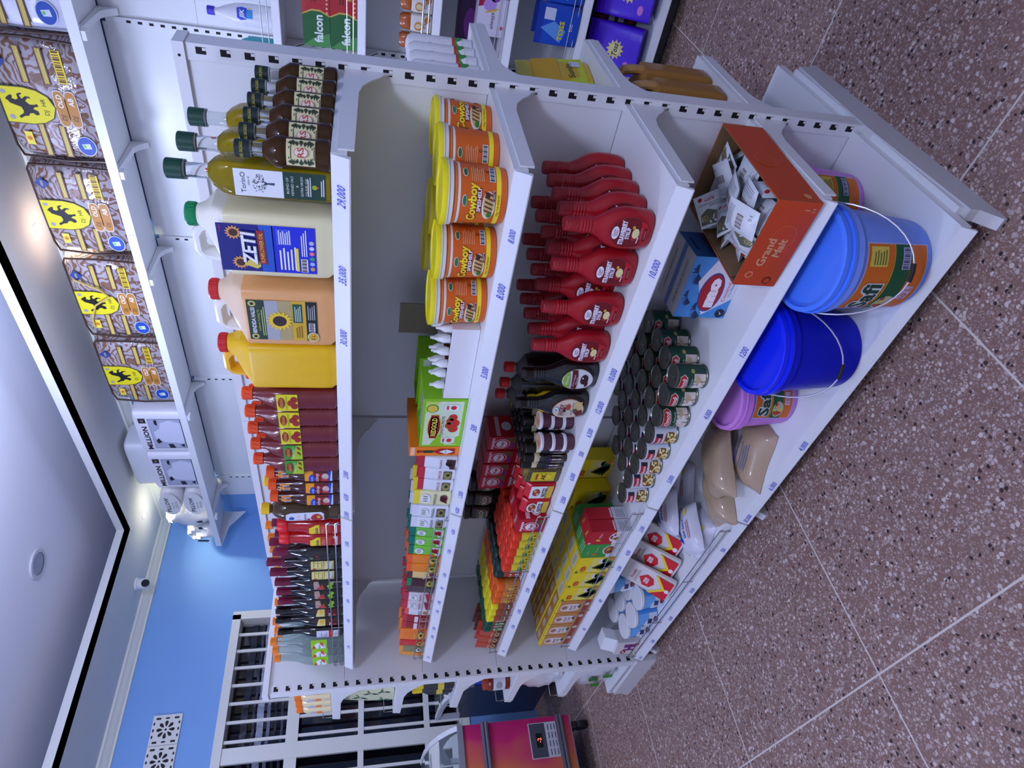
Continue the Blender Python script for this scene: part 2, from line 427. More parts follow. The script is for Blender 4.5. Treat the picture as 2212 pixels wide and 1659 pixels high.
def shelf(parent, x0, x1, z, d, prices=(), base=False, guard=None, sgn=-1, y0=0):
    """one shelf tray running along x, front edge on the sgn side of y0"""
    t = .03
    b = B(); yf = y0 + sgn * d
    b.box(x0 + .002, x1 - .002, min(y0, yf), max(y0, yf), z - .012, z, METAL_W)
    ya, yb = sorted((yf, yf - sgn * .012)); b.box(x0 + .002, x1 - .002, ya, yb, z - t, z - .0122, METAL_W)
    for xx in (x0 + .002, x1 - .006): b.box(xx, xx + .004, min(y0, yf) + .013, max(y0, yf) - .013, z - t, z - .0122, METAL_W)
    s = b.build('shelf', parent, ang=0)
    if not base:
        for xs in (x0 + .007, x1 - .0015):
            k = B(); bracket(k, xs, z, d - .01, sgn, y0); k.build('bracket', s, ang=30)
    r = B()
    top, bot = yf - sgn * .0008, yf + sgn * .015
    pr = [(top, z - .0004), (top + sgn * .0028, z - .0004), (bot + sgn * .002, z - .034), (bot + sgn * .001, z - .037), (bot - sgn * .008, z - .037), (bot - sgn * .008, z - .034)]
    r.prism(pr, x0 + .004, x1 - .004, M((224, 226, 230), .22, var=.02, sc=5), 'x')
    L = Lb(r, lambda s_, t_, l: Vector((s_, yf + sgn * (.0045 + (.034 - t_) * .37) + sgn * l, z - .034 + t_)))
    for x, txt, h in prices:
        L.text(txt, x, .016, h, INKBLUE, 1, sh=.35, w=len(txt) * h * .47)
    r.build('price_rail', s, ang=20)
    if guard:
        g = B(); ga, gb = guard; yg = yf + sgn * .004; hz = .052
        for zz in (.045, .018):
            g.tube([(ga, yg, z + zz - .01), (ga + .006, yg, z + zz), (gb - .006, yg, z + zz), (gb, yg, z + zz - .01)], .0022, CHROME, 6)
        n = 3
        for i in range(n + 1):
            x = ga + .01 + (gb - ga - .02) * i / n
            g.tube([(x, yg, z + .002), (x, yg, z + .046)], .002, CHROME, 6)
        g.build('wire_guard', s)
    return s
def base_leg(parent, x, lens=((-1, .465),), top=.10, w=.03):
    b = B()
    for sgn, d in lens:
        b.prism([(0, 0), (sgn * d, 0), (sgn * (d + .004), .012), (sgn * (d - .03), .055), (sgn * (d - .03), top - .02), (0, top)], x - w / 2, x + w / 2, M((205, 204, 206), .4, var=.02), 'x')
        b.box(x - w / 2 + .001, x + w / 2 - .004, *sorted((sgn * .03, sgn * (d - .045))), top - .022, top - .002, METAL_W)
    return b.build('base_leg', parent, ang=20)

G = thing('gondola_shelving', (0, 0, 0), label='long white slotted double sided shelving unit with groceries on its front shelves', cat='shelving')
post(G, 0, 0, .055, slots=('-y',))
post(G, -1.222, -.001, .055, slots=())
post(G, -2.43, 0, .055, slots=(), x0=-.012)
for k in (0, 1):
    xa, xb = -2.44 + 1.22 * (1 - k) + .02, -.022 + -1.22 * k
    b = B(); xa = -1.2 if k == 0 else -2.418
    xb = -.021 if k == 0 else -1.243
    z = .112
    for z1 in (.45, .80, 1.15, 1.50, 1.835):
        b.box(xa, xb, .004, .012, z + .0012, z1, METAL_W); b.box(xa, xb, .043, .051, z + .0012, z1, METAL_W); z = z1
    b.build('back_panel', G, ang=0)
b = B(); b.box(-1.218, .016, -.006, .062, 1.822, 1.846, METAL_W); b.box(-2.446, -1.222, -.006, .062, 1.822, 1.846, METAL_W)
Lb(b, flat((-.012, -.006, 1.834)), base=.4).ell(0, 0, .003, .003, DARK)
b.build('top_cap', G, ang=0)
P1 = {0: [(-.087, '29,000', .016), (-.274, '35,000', .016), (-.452, '30,000', .016), (-.985, '2,000', .014), (-1.10, '4,500', .014), (-1.195, '5,000', .014)],
      1: [(-.15, '8,000', .013), (-.297, '8,000', .017), (-.558, '5,000', .016), (-.777, '500', .017), (-1.1, '1,500', .014), (-1.19, '4,500', .013)],
      2: [(-.21, '10,000', .016), (-.558, '10,000', .016), (-.688, '12,000', .016), (-.80, '6,500', .015), (-.90, '500', .015), (-1.017, '6,000', .015), (-1.146, '3,500', .015)],
      3: [(-.461, '1200', .017), (-.716, '4,000', .016), (-1.041, '5,000', .016)]}
P2 = {0: [(-1.37, '3,500', .012), (-1.5, '4,000', .011), (-1.64, '4,500', .011), (-1.78, '6,000', .011), (-1.95, '6,000', .011), (-2.2, '3,500', .011)],
      1: [(-1.32, '4,500', .012), (-1.45, '1,500', .012), (-1.62, '1,500', .012), (-1.72, '500', .012), (-1.84, '1,000', .012), (-1.92, '1,500', .012), (-2.08, '1,000', .012), (-2.16, '2,000', .012), (-2.38, '500', .012)],
      2: [(-1.47, '1,800', .014), (-1.66, '2,500', .014), (-1.78, '2,500', .014), (-1.97, '2,000', .014), (-2.12, '1,500', .014), (-2.38, '500', .012)],
      3: [(-1.35, '2,500', .015), (-1.52, '4,000', .015), (-1.64, '5,500', .015), (-1.92, '450', .015), (-2.2, '650', .015)]}
for i, z in enumerate(SZ):
    shelf(G, -1.22, -.002, z, DEP, P1[i])
    shelf(G, -2.44, -1.222, z, DEP, P2[i], guard=(-2.41, -1.25))
shelf(G, -1.22, -.002, BZ, .478, [(-.78, '4,000', .017), (-.99, '6,000', .017), (-1.185, '30,000', .016)], base=True)
shelf(G, -2.44, -1.222, BZ, .478, [(-1.4, '500', .016), (-1.72, '8,000', .015), (-1.98, '3,000', .015), (-2.22, '5,000', .014), (-2.41, '1,500', .013)], base=True, guard=(-2.42, -1.27))
for x in (-.002, -1.222, -2.425): base_leg(G, x + .003, ((-1, .465), (1, .465)))
for x0, x1 in ((-1.2, -.02), (-2.4, -1.24)):
    b = B(); b.box(x0, x1, -.40, -.392, .004, .088, M((120, 120, 126), .5)); b.box(x0, x1, .392, .40, .004, .088, M((120, 120, 126), .5)); b.build('kick_plate', G, ang=0)
# rear side shelves
for z in (1.15, .80, .42):
    for x0, x1 in ((-1.22, -.002), (-2.44, -1.222)): shelf(G, x0, x1, z, .415, sgn=1, y0=.055)
for x0, x1 in ((-1.22, -.002), (-2.44, -1.222)): shelf(G, x0, x1, BZ, .43, base=True, sgn=1, y0=.055)

# end unit standing across the far end of the gondola, its shelves facing away to the left
def end_unit():
    E = thing('end_shelving', (-2.478, 0, 0), label='white slotted end shelving unit standing across the far end of the long gondola', cat='shelving')
    b = B(); b.box(-.05, .0, -.482, -.446, 0, 1.835, METAL_W)
    L = Lb(b, flat((0, -.464, 0), (0, 1, 0), (0, 0, 1)), base=.4)
    for i in range(34):
        z = SLOT0 - .05 * i; L.rect(-.0105, z - .0095, .0105, z + .0095, DARK, 0); L.rect(.002, z - .0095, .009, z - .003, METAL_W, 1)
    b.build('upright_post', E, ang=0)
    b = B(); b.box(-.05, 0, .44, .476, 0, 1.835, METAL_W); b.build('upright_post', E, ang=0)
    b = B(); z = .1
    for z1 in (.13, .45, .8, 1.15, 1.5, 1.835): b.box(-.012, -.002, -.446, .44, z + .0012, z1, METAL_W); b.box(-.048, -.038, -.446, .44, z + .0012, z1, METAL_W); z = z1
    b.build('back_panel', E, ang=0)
    b = B(); b.box(-.056, .006, -.49, .484, 1.82, 1.845, METAL_W); b.build('top_cap', E, ang=0)
    for z in (1.56, 1.27, .985, .70, .41):
        b = B(); b.box(-.41, -.05, -.478, .47, z - .012, z, METAL_W); b.box(-.41, -.398, -.478, .47, z - .03, z - .0122, METAL_W)
        for yy in (-.478, .466): b.box(-.397, -.05, yy, yy + .004, z - .03, z - .0122, METAL_W)
        s = b.build('shelf', E, ang=0)
        k = B(); d = .34
        pts = [(0, 0), (d, 0), (d, -.03), (d * .4, -.036), (d * .25, -.05), (d * .13, -.075), (0, -.115)]
        for yy in (-.484, .47):
            k = B(); k.prism([(-.05 - a, z - .006 + c) for a, c in pts], yy, yy + .004, METAL_W, 'y'); k.build('bracket', s, ang=25)
        r = B(); r.prism([(-.41, z + .001), (-.413, z + .001), (-.426, z - .034), (-.422, z - .037), (-.415, z - .034)], -.478, .47, METAL_W, 'y'); r.build('price_rail', s, ang=20)
        g = B(); g.tube([(-.40, -.474, z), (-.40, -.474, z + .045), (-.40, .46, z + .045), (-.40, .46, z)], .002, CHROME); g.build('wire_guard', s)
    b = B(); b.box(-.44, -.05, -.478, .47, BZ - .012, BZ, METAL_W); b.box(-.44, -.428, -.478, .47, BZ - .03, BZ - .0122, METAL_W); s = b.build('shelf', E, ang=0)
    b = B()
    m = M((205, 204, 206), .4, var=.02)
    for yy in (-.488, .46):
        b = B(); b.prism([(.018, 0), (-.46, 0), (-.464, .012), (-.434, .055), (-.434, .088), (-.0, .1), (.012, .06), (.018, .02)], yy, yy + .03, m, 'y'); b.box(-.42, -.05, yy + .002, yy + .02, .08, .098, METAL_W); b.build('base_leg', E, ang=20)
end_unit()
# ---------------------------------------------------------------- goods: top shelf
Z1, Z2, Z3, Z4 = [z + .0009 for z in SZ]; ZB = BZ + .0009
OIL = M((172, 150, 16), .06, trans=.55, ior=1.33, var=0); OILD = M((74, 46, 14), .07, trans=.35, ior=1.33, var=0)
CAPG = M((20, 66, 52), .4); CAPD = M((22, 40, 36), .4)
def rs_bottle():
    t = thing('olive_oil_bottle', cat='bottle')
    b = B(); b.loft([(0, .026, .026, 2), (.004, .0305, .0305, 2), (.02, .031, .031, 2), (.026, .0285, .0285, 2), (.08, .0285, .0285, 2), (.086, .031, .031, 2), (.1, .0305, .0305, 2), (.118, .019, .019, 2), (.124, .0135, .0135, 2)], OILD, 20)
    b.build('body', t)
    b = B(); b.lathe([(.0134, .1235), (.0125, .13), (.0125, .142), (.016, .143), (.016, .147), (.012, .148)], CLEAR, 16); b.build('neck', t)
    b = B(); b.lathe([(.0165, .1475), (.0168, .172), (.0155, .1735), (0, .1735)], CAPD, 20)
    L = Lb(b, cyl(.0168, .161)); L.text('RAFAEL SALGADO', -.006, 0, .006, I(196, 190, 70), 1, w=.036)
    b.build('cap', t)
    b = B(); L = Lb(b, cyl(.0292, .053), base=2); g = I(48, 62, 42); c = I(214, 208, 160)
    L.rect(-.026, -.025, .026, .027, c, 0); L.ell(0, 0, .009, .014, I(224, 214, 190), 3); L.ell(0, 0, .0082, .013, I(168, 44, 36), 4); L.ell(0, 0, .0074, .012, I(226, 218, 196), 5)
    L.text('RS', 0, .001, .011, I(186, 40, 34), 6, bold=.01)
    for sx in (-1, 1):
        for k in range(7):
            a = -1.1 + k * .37; q = .017 + .003 * (k % 2)
            L.poly([(sx * (.009 + .0005 * k), .018 * math.sin(a)), (sx * q, .022 * math.sin(a) + .004), (sx * (q + .004), .022 * math.sin(a)), (sx * q, .022 * math.sin(a) - .004)], g, 1)
    L.lines(-.012, .018, .012, .025, 2, g); L.lines(-.012, -.024, .012, -.017, 2, g)
    b.build('label', t); return t
K = Kind(rs_bottle)
for i in range(6):
    K.put((-.033 + .0032 * i, -.362 + .0635 * i, Z1), 'small dark brown olive oil bottle with crest label, %s of the row at shelf end' % FB(i, 6), 'small dark olive oil bottles', rz=.5)
def torino():
    t = thing('olive_oil_bottle', cat='bottle')
    b = B(); b.loft([(0, .032, .032, 4), (.004, .035, .035, 6), (.185, .035, .035, 6), (.205, .0335, .0335, 4), (.222, .026, .026, 2.6), (.232, .0165, .0165, 2)], OIL, 28); b.build('body', t)
    b = B(); b.lathe([(.0164, .2315), (.0145, .24), (.0145, .272), (.019, .273), (.019, .277), (.0145, .279)], CLEAR, 18); b.build('neck', t)
    b = B(); b.lathe([(.019, .2785), (.0195, .308), (.0178, .31), (0, .31)], CAPG, 24); b.build('cap', t)
    b = B(); L = Lb(b, flat((0, -.0352, 0)), base=1); k = I(60, 66, 92)
    L.rect(-.0275, .012, .0275, .092, I(24, 58, 48), 0); L.rect(-.0275, .092, .0275, .182, I(226, 230, 234), 0)
    L.text('TorinO', 0, .166, .009, k, 1, w=.042); L.text('olive oil', .004, .156, .004, k, 1, sh=.3)
    rr = random.Random(4)
    L.poly([(-.002, .108), (.003, .108), (.002, .122), (.006, .13), (.001, .126), (-.005, .131), (-.001, .121)], k, 1)
    for q in range(70):
        a = rr.uniform(0, 2 * PI); r = .017 * rr.random() ** .5; x, y = r * 1.1 * math.cos(a), .136 + .013 * r / .017 * math.sin(a); d = rr.uniform(0, PI); e = .0022
        L.poly([(x - e * math.cos(d), y - e * math.sin(d)), (x + .0008, y - .0006), (x + e * math.cos(d), y + e * math.sin(d)), (x - .0008, y + .0006)], k, 1)
    w = I(220, 224, 220)
    for j, s_ in enumerate(('BLEND OF', 'REFINED OILS', '&', 'EXTRA VIRGIN', 'OLIVE OIL')): L.text(s_, 0, .084 - .009 * j, .0046, w, 1, w=min(.04, .0042 * len(s_)))
    L.lines(-.02, .04, .02, .048, 2, w); L.ell(0, .033, .005, .005, I(150, 170, 40)); L.ell(0, .027, .002, .002, I(200, 60, 40)); L.lines(-.018, .015, .018, .023, 2, w)
    b.build('label', t); return t
K = Kind(torino)
for i, y in enumerate((-.335, -.222, -.105)): K.put((-.1005, y, Z1), 'tall yellow olive oil bottle with white tree label, %s of three' % ('front', 'middle', 'rear')[i], 'tall olive oil bottles', rz=.06)

def jug(name, body, hand, capc, w, d, h, lab=None, top=None):
    """five litre jerrycan: cap towards the right, loop handle to the left"""
    t = thing(name, cat='jug'); W, D = w / 2, d / 2; cx = W * .42
    b = B(); q = 9
    b.loft([(0, W * .9, D * .88, q), (.012, W * .99, D * .985, q), (.03, W, D, q), (h * .70, W, D, q), (h * .72, W * .985, D * .98, q)], body, 40, cap1=False)
    tm = top or body
    b.loft([(h * .72, W * .985, D * .98, q), (h * .80, W * .70, D * .74, 6, W * .27, 0), (h * .87, W * .36, D * .46, 3, cx * .9, 0), (h * .915, .022, .022, 2, cx, 0), (h * .94, .02, .02, 2, cx, 0)], tm, 40, cap0=False)
    b.build('body', t)
    b = B(); b.lathe([(.0225, h * .925), (.0235, h * .93), (.0235, h * .99), (.021, h), (0, h)], capc, 28, c=(cx, 0))
    for k in range(20):
        a = 2 * PI * k / 20; b.tube([(cx + .0235 * math.cos(a), .0235 * math.sin(a), h * .935), (cx + .0235 * math.cos(a), .0235 * math.sin(a), h * .985)], .0014, capc, 4)
    b.build('cap', t)
    b = B()
    b.tube([(-W * .83, 0, h * .70), (-W * .83, 0, h * .82), (-W * .76, 0, h * .915), (-W * .6, 0, h * .945), (-W * .12, 0, h * .945), (W * .08, 0, h * .915), (W * .2, 0, h * .86)], .013, hand, 10, ry=.02)
    b.build('handle', t)
    if lab:
        b = B(); lab(Lb(b, flat((0, -D - .0004, 0)), base=1), w, h); b.build('label', t)
    return t
def zeti_label(L, w, h):
    r0, r1 = -.058, .056; b0, b1 = .035, .225
    L.rect(r0, b0, r1, b1, I(14, 20, 120), 0); L.rect(r0, b0, r1, b0 + .085, I(26, 40, 205), 1); L.rect(r0, b0 + .083, r1, b0 + .11, I(30, 84, 190), 1)
    for cx, cz in ((-.036, .187), (.036, .194)): L.flower(cx, cz, .017, I(214, 150, 90), I(70, 34, 24), 2)
    L.poly([(-.05, .155), (-.04, .182), (-.034, .176), (-.025, .165), (-.03, .15), (-.044, .147)], I(216, 200, 90), 3)
    wh = I(238, 240, 244)
    L.text('ZETI', .001, .166, .027, I(24, 34, 90), 4, w=.08, sh=.12, bold=.05); L.text('ZETI', .0, .167, .026, wh, 5, w=.076, sh=.12, bold=.03)
    L.poly([(-.04, .134), (.046, .136), (.042, .142), (.046, .15), (-.04, .148), (-.036, .141)], I(150, 40, 30), 3)
    L.text('SUNFLOWER OIL', .002, .142, .0075, I(236, 210, 90), 4, w=.072)
    L.text('5 Litre', .045, .219, .004, I(214, 60, 60), 2)
    L.rect(.012, .083, .05, .112, I(60, 84, 214), 2); L.lines(.014, .085, .048, .11, 6, wh, 3)
    L.lines(-.05, .075, .008, .112, 5, wh, 2); L.rect(-.052, .07, .006, .076, I(236, 214, 60), 3); L.bars(-.054, .052, -.02, .066, l=3)
    for k, c in enumerate(((200, 160, 90), (160, 190, 220), (60, 160, 100), (230, 120, 130), (200, 210, 230), (180, 190, 200))): L.ell(-.045 + .013 * k, .043, .005, .005, I(*c), 3)
    L.lines(-.014, .053, .05, .066, 3, wh, 2)
ZK = Kind(lambda: jug('oil_jug', M((226, 218, 176), .35, sss=.15), M((236, 236, 232), .3, sss=.1), M((16, 140, 84), .4), .155, .125, .292, zeti_label, M((232, 230, 214), .35, sss=.1)))
ZK.put((-.236, -.326, Z1), 'pale oil jug with green cap and blue sunflower label')
def bunda_label(L, w, h):
    L.rect(-.058, .04, .058, .19, I(214, 172, 44), 0); gr = I(34, 58, 38)
    L.rect(-.058, .152, .058, .19, gr, 1); L.rect(-.058, .096, .058, .152, I(176, 160, 110), 1); L.rect(-.058, .124, .058, .152, I(168, 170, 176), 1.5)
    L.text('BENDIDA HALISI', .0, .178, .0085, I(222, 228, 232), 3, w=.075, bold=.03); L.text('Sunflower Cooking Oil', 0, .167, .005, I(196, 206, 70), 3, w=.062)
    for sx in (-.048, .048): L.ell(sx, .178, .008, .008, I(196, 200, 110), 2); L.ell(sx, .178, .004, .004, I(40, 24, 16), 3)
    L.lines(-.045, .154, .04, .163, 2, I(170, 196, 130), 2)
    L.flower(0, .122, .03, I(236, 200, 40), I(48, 30, 34), 3, 16)
    L.rect(-.004, .072, .05, .092, I(20, 80, 60), 2); L.lines(0, .075, .046, .09, 4, I(200, 220, 200), 3); L.lines(-.05, .074, -.012, .09, 3, I(150, 110, 20), 2)
    L.rect(-.058, .04, .058, .064, I(22, 30, 30), 2); L.bars(-.03, .045, -.004, .059, l=3); L.lines(.006, .044, .05, .062, 4, I(170, 176, 176), 3)
    L.ell(-.046, .05, .015, .013, I(214, 214, 206), 4); L.ell(-.046, .05, .0125, .0108, I(214, 172, 44), 5); L.text('5 L', -.046, .05, .008, I(40, 40, 30), 6)
PK = Kind(lambda: jug('oil_jug', M((226, 168, 108), .35, sss=.15), M((238, 236, 226), .3, sss=.1), M((204, 28, 30), .4), .165, .125, .275, bunda_label, M((228, 200, 168), .35, sss=.1)))
PK.put((-.430, -.326, Z1), 'amber cooking oil jug with red cap and sunflower field label')
YK = Kind(lambda: jug('oil_jug', M((232, 186, 22), .35, sss=.1), M((240, 184, 40), .35, sss=.1), M((200, 20, 30), .4), .145, .125, .278, None))
YK.put((-.589, -.326, Z1), 'bright yellow plain oil jug with red cap, left of the amber jug')
ZK2 = Kind(lambda: jug('oil_jug', M((226, 218, 176), .35), M((236, 236, 232), .3), M((200, 30, 30), .4), .155, .125, .26, None))
ZK2.put((-.245, -.155, Z1), 'red capped pale jug standing behind the green capped jug')

def bottle(name, prof, mat, cap, capmat, lab=None, n=20, extra=None):
    """prof rings for loft, cap lathe profile, lab(Lb-builder b)"""
    t = thing(name, cat='bottle'); b = B(); b.loft(prof, mat, n); b.build('body', t)
    b = B(); b.lathe(cap, capmat, 18); b.build('cap', t)
    if lab: b = B(); lab(b); b.build('label', t)
    if extra: extra(t)
    return t
SAUCE = M((112, 34, 36), .22, coat=.3, var=.1, bump=.1, sc=90)
ORG = M((236, 84, 20), .4)
def sauce(green):
    def lab(b):
        L = Lb(b, flat((0, -.0338, 0)), base=1); rd = I(150, 30, 26)
        if green:
            L.rect(-.031, .098, .031, .148, I(60, 150, 40), 0); L.poly([(-.031, .098), (.031, .098), (.031, .112), (-.031, .13)], I(170, 200, 30), 1)
            L.ell(0, .135, .02, .0085, rd, 2); L.text('REDGOLD', 0, .135, .007, I(240, 200, 80), 3, w=.032); L.text('CHILLI SAUCE', 0, .121, .005, I(226, 236, 220), 3, w=.05)
            for sx in (-.012, .01): L.poly([(sx, .102), (sx + .01, .104), (sx + .018, .112), (sx + .008, .111)], rd, 3)
        else:
            L.rect(-.031, .098, .031, .15, I(222, 214, 26), 0); L.ell(0, .138, .02, .0085, rd, 2); L.text('REDGOLD', 0, .138, .007, I(240, 200, 80), 3, w=.032)
            L.text('TOMATO SAUCE', 0, .126, .0045, I(80, 120, 30), 3, w=.05)
            for sx, q in ((-.012, .107), (.012, .107), (0, .115)): L.ell(sx, q, .011, .0085, I(158, 34, 24), 2 + (q > .11))
    prof = [(0, .028, .028, 3), (.006, .033, .033, 5)]
    for k in range(6): prof += [(.02 + .011 * k, .0335, .0335, 5), (.0255 + .011 * k, .032, .032, 5)]
    prof += [(.092, .0335, .0335, 5), (.152, .0335, .0335, 5), (.158, .032, .032, 4), (.168, .031, .031, 3), (.198, .0165, .0165, 2), (.214, .014, .014, 2)]
    def stripes(t):
        b = B(); L = Lb(b, cyl(.0175, .222), base=.6)
        for k in range(9):
            a = -.055 + .0125 * k; L.poly([(a, -.008), (a + .004, -.008), (a + .009, .008), (a + .005, .008)], I(222, 50, 20), 0)
        b.build('cap_print', t)
    return bottle('sauce_bottle', prof, SAUCE, [(.0172, .21), (.0175, .234), (.016, .236), (0, .236)], ORG, lab, 24, stripes)
SY_ = Kind(lambda: sauce(False)); SG_ = Kind(lambda: sauce(True))
for i, x in enumerate((-.697, -.765, -.833, -.901, -.969)):
    k = SY_ if i < 3 else SG_; c = 'yellow tomato' if i < 3 else 'green chilli'
    pos = ('beside the yellow jug', 'second from the yellow jug', 'third from the yellow jug', 'fourth from the yellow jug', 'last before the ketchup')[i]
    for j, y in enumerate((-.365, -.29)):
        k.put((x, y, Z1), 'orange capped red sauce bottle with %s label, %s, %s row' % (c, pos, ('front', 'rear')[j]), 'orange capped sauce bottles')
KET = M((62, 14, 14), .15, coat=.4, var=.05)
def ketchup():
    def lab(b):
        L = Lb(b, cyl(.0305, 0), base=1)
        L.rect(-.028, .02, .028, .098, I(150, 24, 30), 0); L.rect(-.028, .074, .028, .098, I(238, 160, 30), 1); L.rect(-.028, .02, .028, .03, I(190, 206, 230), 1)
        L.ell(.0, .078, .017, .009, I(34, 70, 200), 2); L.text('Family', 0, .078, .006, I(230, 234, 240), 3); L.text('Ketchup', 0, .064, .010, I(236, 214, 214), 2, w=.04, bold=.01)
        L.ell(-.006, .042, .012, .011, I(176, 40, 30), 2); L.ell(.01, .04, .01, .01, I(206, 180, 170), 2); L.poly([(-.028, .03), (.028, .024), (.028, .034), (-.028, .036)], I(36, 66, 190), 2)
    def neck(t):
        b = B(); L2 = Lb(b, cyl(.0185, 0), base=2); L2.rect(-.017, .143, .017, .173, I(236, 150, 50), 0); L2.rect(-.01, .146, .012, .165, I(200, 204, 214), 1); L2.lines(-.008, .149, .01, .163, 4, I(90, 100, 160), 2); b.build('neck_label', t)
    return bottle('ketchup_bottle', [(0, .026, .026, 2), (.005, .0305, .0305, 2), (.1, .0305, .0305, 2), (.122, .026, .026, 2), (.142, .0182, .0182, 2), (.175, .0175, .0175, 2), (.18, .015, .015, 2), (.184, .015, .015, 2)], KET, [(.018, .183), (.0182, .205), (.0165, .207), (0, .207)], ORG, lab, extra=neck)
K = Kind(ketchup)
for i, x in enumerate((-1.028, -1.090, -1.152)):
    for j, y in enumerate((-.368, -.3)): K.put((x, y, Z1), 'glass ketchup bottle with orange neck band, %s from the right, %s row' % (ORD[i], ('front', 'rear')[j]), 'glass ketchup bottles')
VIN = M((74, 54, 22), .12, trans=.2, coat=.3, var=.05)
def vinegar_brown():
    def lab(b):
        L = Lb(b, cyl(.041, 0), base=1)
        L.poly([(-.018, .05), (.018, .05), (.024, .06), (.022, .15), (.016, .165), (-.014, .165), (-.022, .15), (-.024, .06)], I(214, 220, 236), 0)
        L.ell(.0, .148, .008, .008, I(40, 90, 170), 1); L.text('Pomegranate', 0, .108, .008, I(40, 80, 60), 1, w=.036, sh=.2); L.ell(0, .072, .018, .018, I(176, 40, 40), 1); L.ell(.006, .066, .006, .006, I(210, 170, 60), 2); L.ell(-.008, .097, .006, .005, I(180, 40, 50), 1); L.lines(-.01, .122, .012, .134, 2, I(200, 120, 130), 1)
    return bottle('vinegar_bottle', [(0, .034, .034, 2), (.008, .041, .041, 2), (.03, .04, .04, 2), (.035, .0385, .0385, 2), (.04, .041, .041, 2), (.16, .041, .041, 2), (.175, .039, .039, 2), (.2, .026, .026, 2), (.21, .0145, .0145, 2), (.218, .0145, .0145, 2)], VIN, [(.0185, .216), (.019, .24), (.017, .242), (0, .242)], M((238, 196, 20), .4), lab, 24)
K = Kind(vinegar_brown)
K.put((-1.234, -.358, Z1), 'brown bottle with yellow cap and white pomegranate label, front one', 'yellow capped brown bottles')
K.put((-1.218, -.262, Z1), 'brown bottle with yellow cap standing behind its twin', 'yellow capped brown bottles')
RED = M((176, 20, 26), .2, coat=.3, var=.05)
def chilli():
    def lab(b):
        L = Lb(b, sup(.0335, .0335, 2.6), step=.006, base=1)
        L.poly([(-.026, .066), (.026, .066), (.026, .078), (.012, .1), (-.012, .1), (-.026, .078)], I(230, 214, 30), 0)
        L.rect(-.028, .026, .028, .068, I(190, 60, 36), 0); L.rect(-.028, .012, .028, .027, I(224, 224, 230), 0)
        L.text('Zesta', 0, .078, .011, I(120, 70, 90), 1, w=.03, bold=.02); L.text('CHILLI', 0, .058, .009, I(240, 180, 160), 1, w=.034); L.poly([(-.02, .016), (.004, .03), (.024, .028), (.016, .018)], I(176, 24, 30), 2)
    return bottle('chilli_bottle', [(0, .029, .029, 2), (.006, .0335, .0335, 2.6), (.03, .0335, .0335, 2.6), (.07, .032, .032, 2.6), (.1, .0325, .0325, 2.6), (.122, .026, .026, 2.2), (.17, .0235, .0235, 2)], RED, [(.0265, .168), (.0275, .172), (.025, .197), (.023, .2), (0, .2)], M((224, 22, 26), .4), lab, 22)
K = Kind(chilli)
for i, (x, y) in enumerate(((-1.322, -.36), (-1.398, -.36), (-1.462, -.283))): K.put((x, y, Z1), ('flat red chilli sauce bottle next to the brown bottle', 'flat red chilli sauce bottle, second from the brown bottle', 'flat red chilli sauce bottle half hidden by a dark bottle')[i], 'red chilli sauce bottles')
SOY = M((10, 10, 14), .12, coat=.5, var=.05)
def soy(kind, h=.235):
    def lab(b):
        L = Lb(b, cyl(.034, 0), base=1)
        if kind == 'oval':
            L.ell(0, .068, .024, .045, I(90, 84, 80), 0); L.ell(0, .068, .0225, .0435, I(40, 34, 34), 1); L.text('SOY', 0, .08, .011, I(196, 70, 60), 2, w=.03); L.ell(0, .1, .008, .006, I(90, 130, 90), 2)
        elif kind == 'yellow':
            L.rect(-.03, .028, .03, .105, I(222, 212, 130), 0); L.ell(-.012, .094, .011, .008, I(190, 40, 50), 1); L.lines(.0, .06, .028, .1, 6, I(150, 140, 80), 1); L.rect(-.002, .034, .028, .052, I(200, 206, 220), 1); L.text('SO', -.012, .07, .008, I(60, 60, 30), 1); L.poly([(-.02, .04), (-.008, .044), (-.006, .054), (-.014, .05)], I(70, 80, 40), 1)
        elif kind == 'lime':
            L.rect(-.03, .025, .03, .102, I(30, 34, 30), 0); L.poly([(-.03, .07), (.03, .085), (.03, .102), (-.03, .1)], I(176, 150, 140), 1); L.poly([(-.03, .055), (.02, .07), (.0, .09), (-.03, .085)], I(190, 50, 40), 2); L.text('C', -.008, .074, .012, I(230, 226, 226), 3)
            for k in range(5): L.ell(-.02 + .01 * k, .04 + .006 * (k % 2), .007, .009, I(140, 190, 30), 2)
        elif kind == 'brown':
            L.rect(-.03, .025, .03, .102, I(84, 22, 24), 0); L.poly([(-.03, .07), (.03, .07), (.03, .095), (.0, .104), (-.03, .095)], I(224, 208, 130), 1); L.text('SOY', .0, .05, .011, I(230, 226, 220), 1, bold=.02); L.ell(.018, .084, .008, .007, I(224, 180, 40), 2); L.ell(0, .033, .01, .006, I(200, 80, 40), 1)
        else:
            L.rect(-.03, .022, .03, .108, I(206, 210, 222), 0); L.rect(-.03, .042, .03, .06, I(196, 30, 36), 1); L.ell(0, .034, .018, .011, I(226, 214, 200), 2); L.lines(-.02, .066, .022, .1, 5, I(120, 130, 150), 1); L.ell(-.012, .1, .008, .005, I(90, 160, 60), 1)
        b2 = L
    foil = M((120, 30, 62), .3, var=.6, sc=300) if kind != 'brown' and kind != 'white' else SOY
    return bottle('soy_sauce_bottle', [(0, .029, .029, 2), (.006, .034, .034, 2), (.11, .034, .034, 2), (.14, .028, .028, 2), (.165, .0155, .0155, 2), (h - .03, .0125, .0125, 2)], SOY, [(.0138, h - .075), (.0145, h - .03), (.0155, h - .028), (.0155, h - .002), (.014, h), (0, h)], foil, lab)
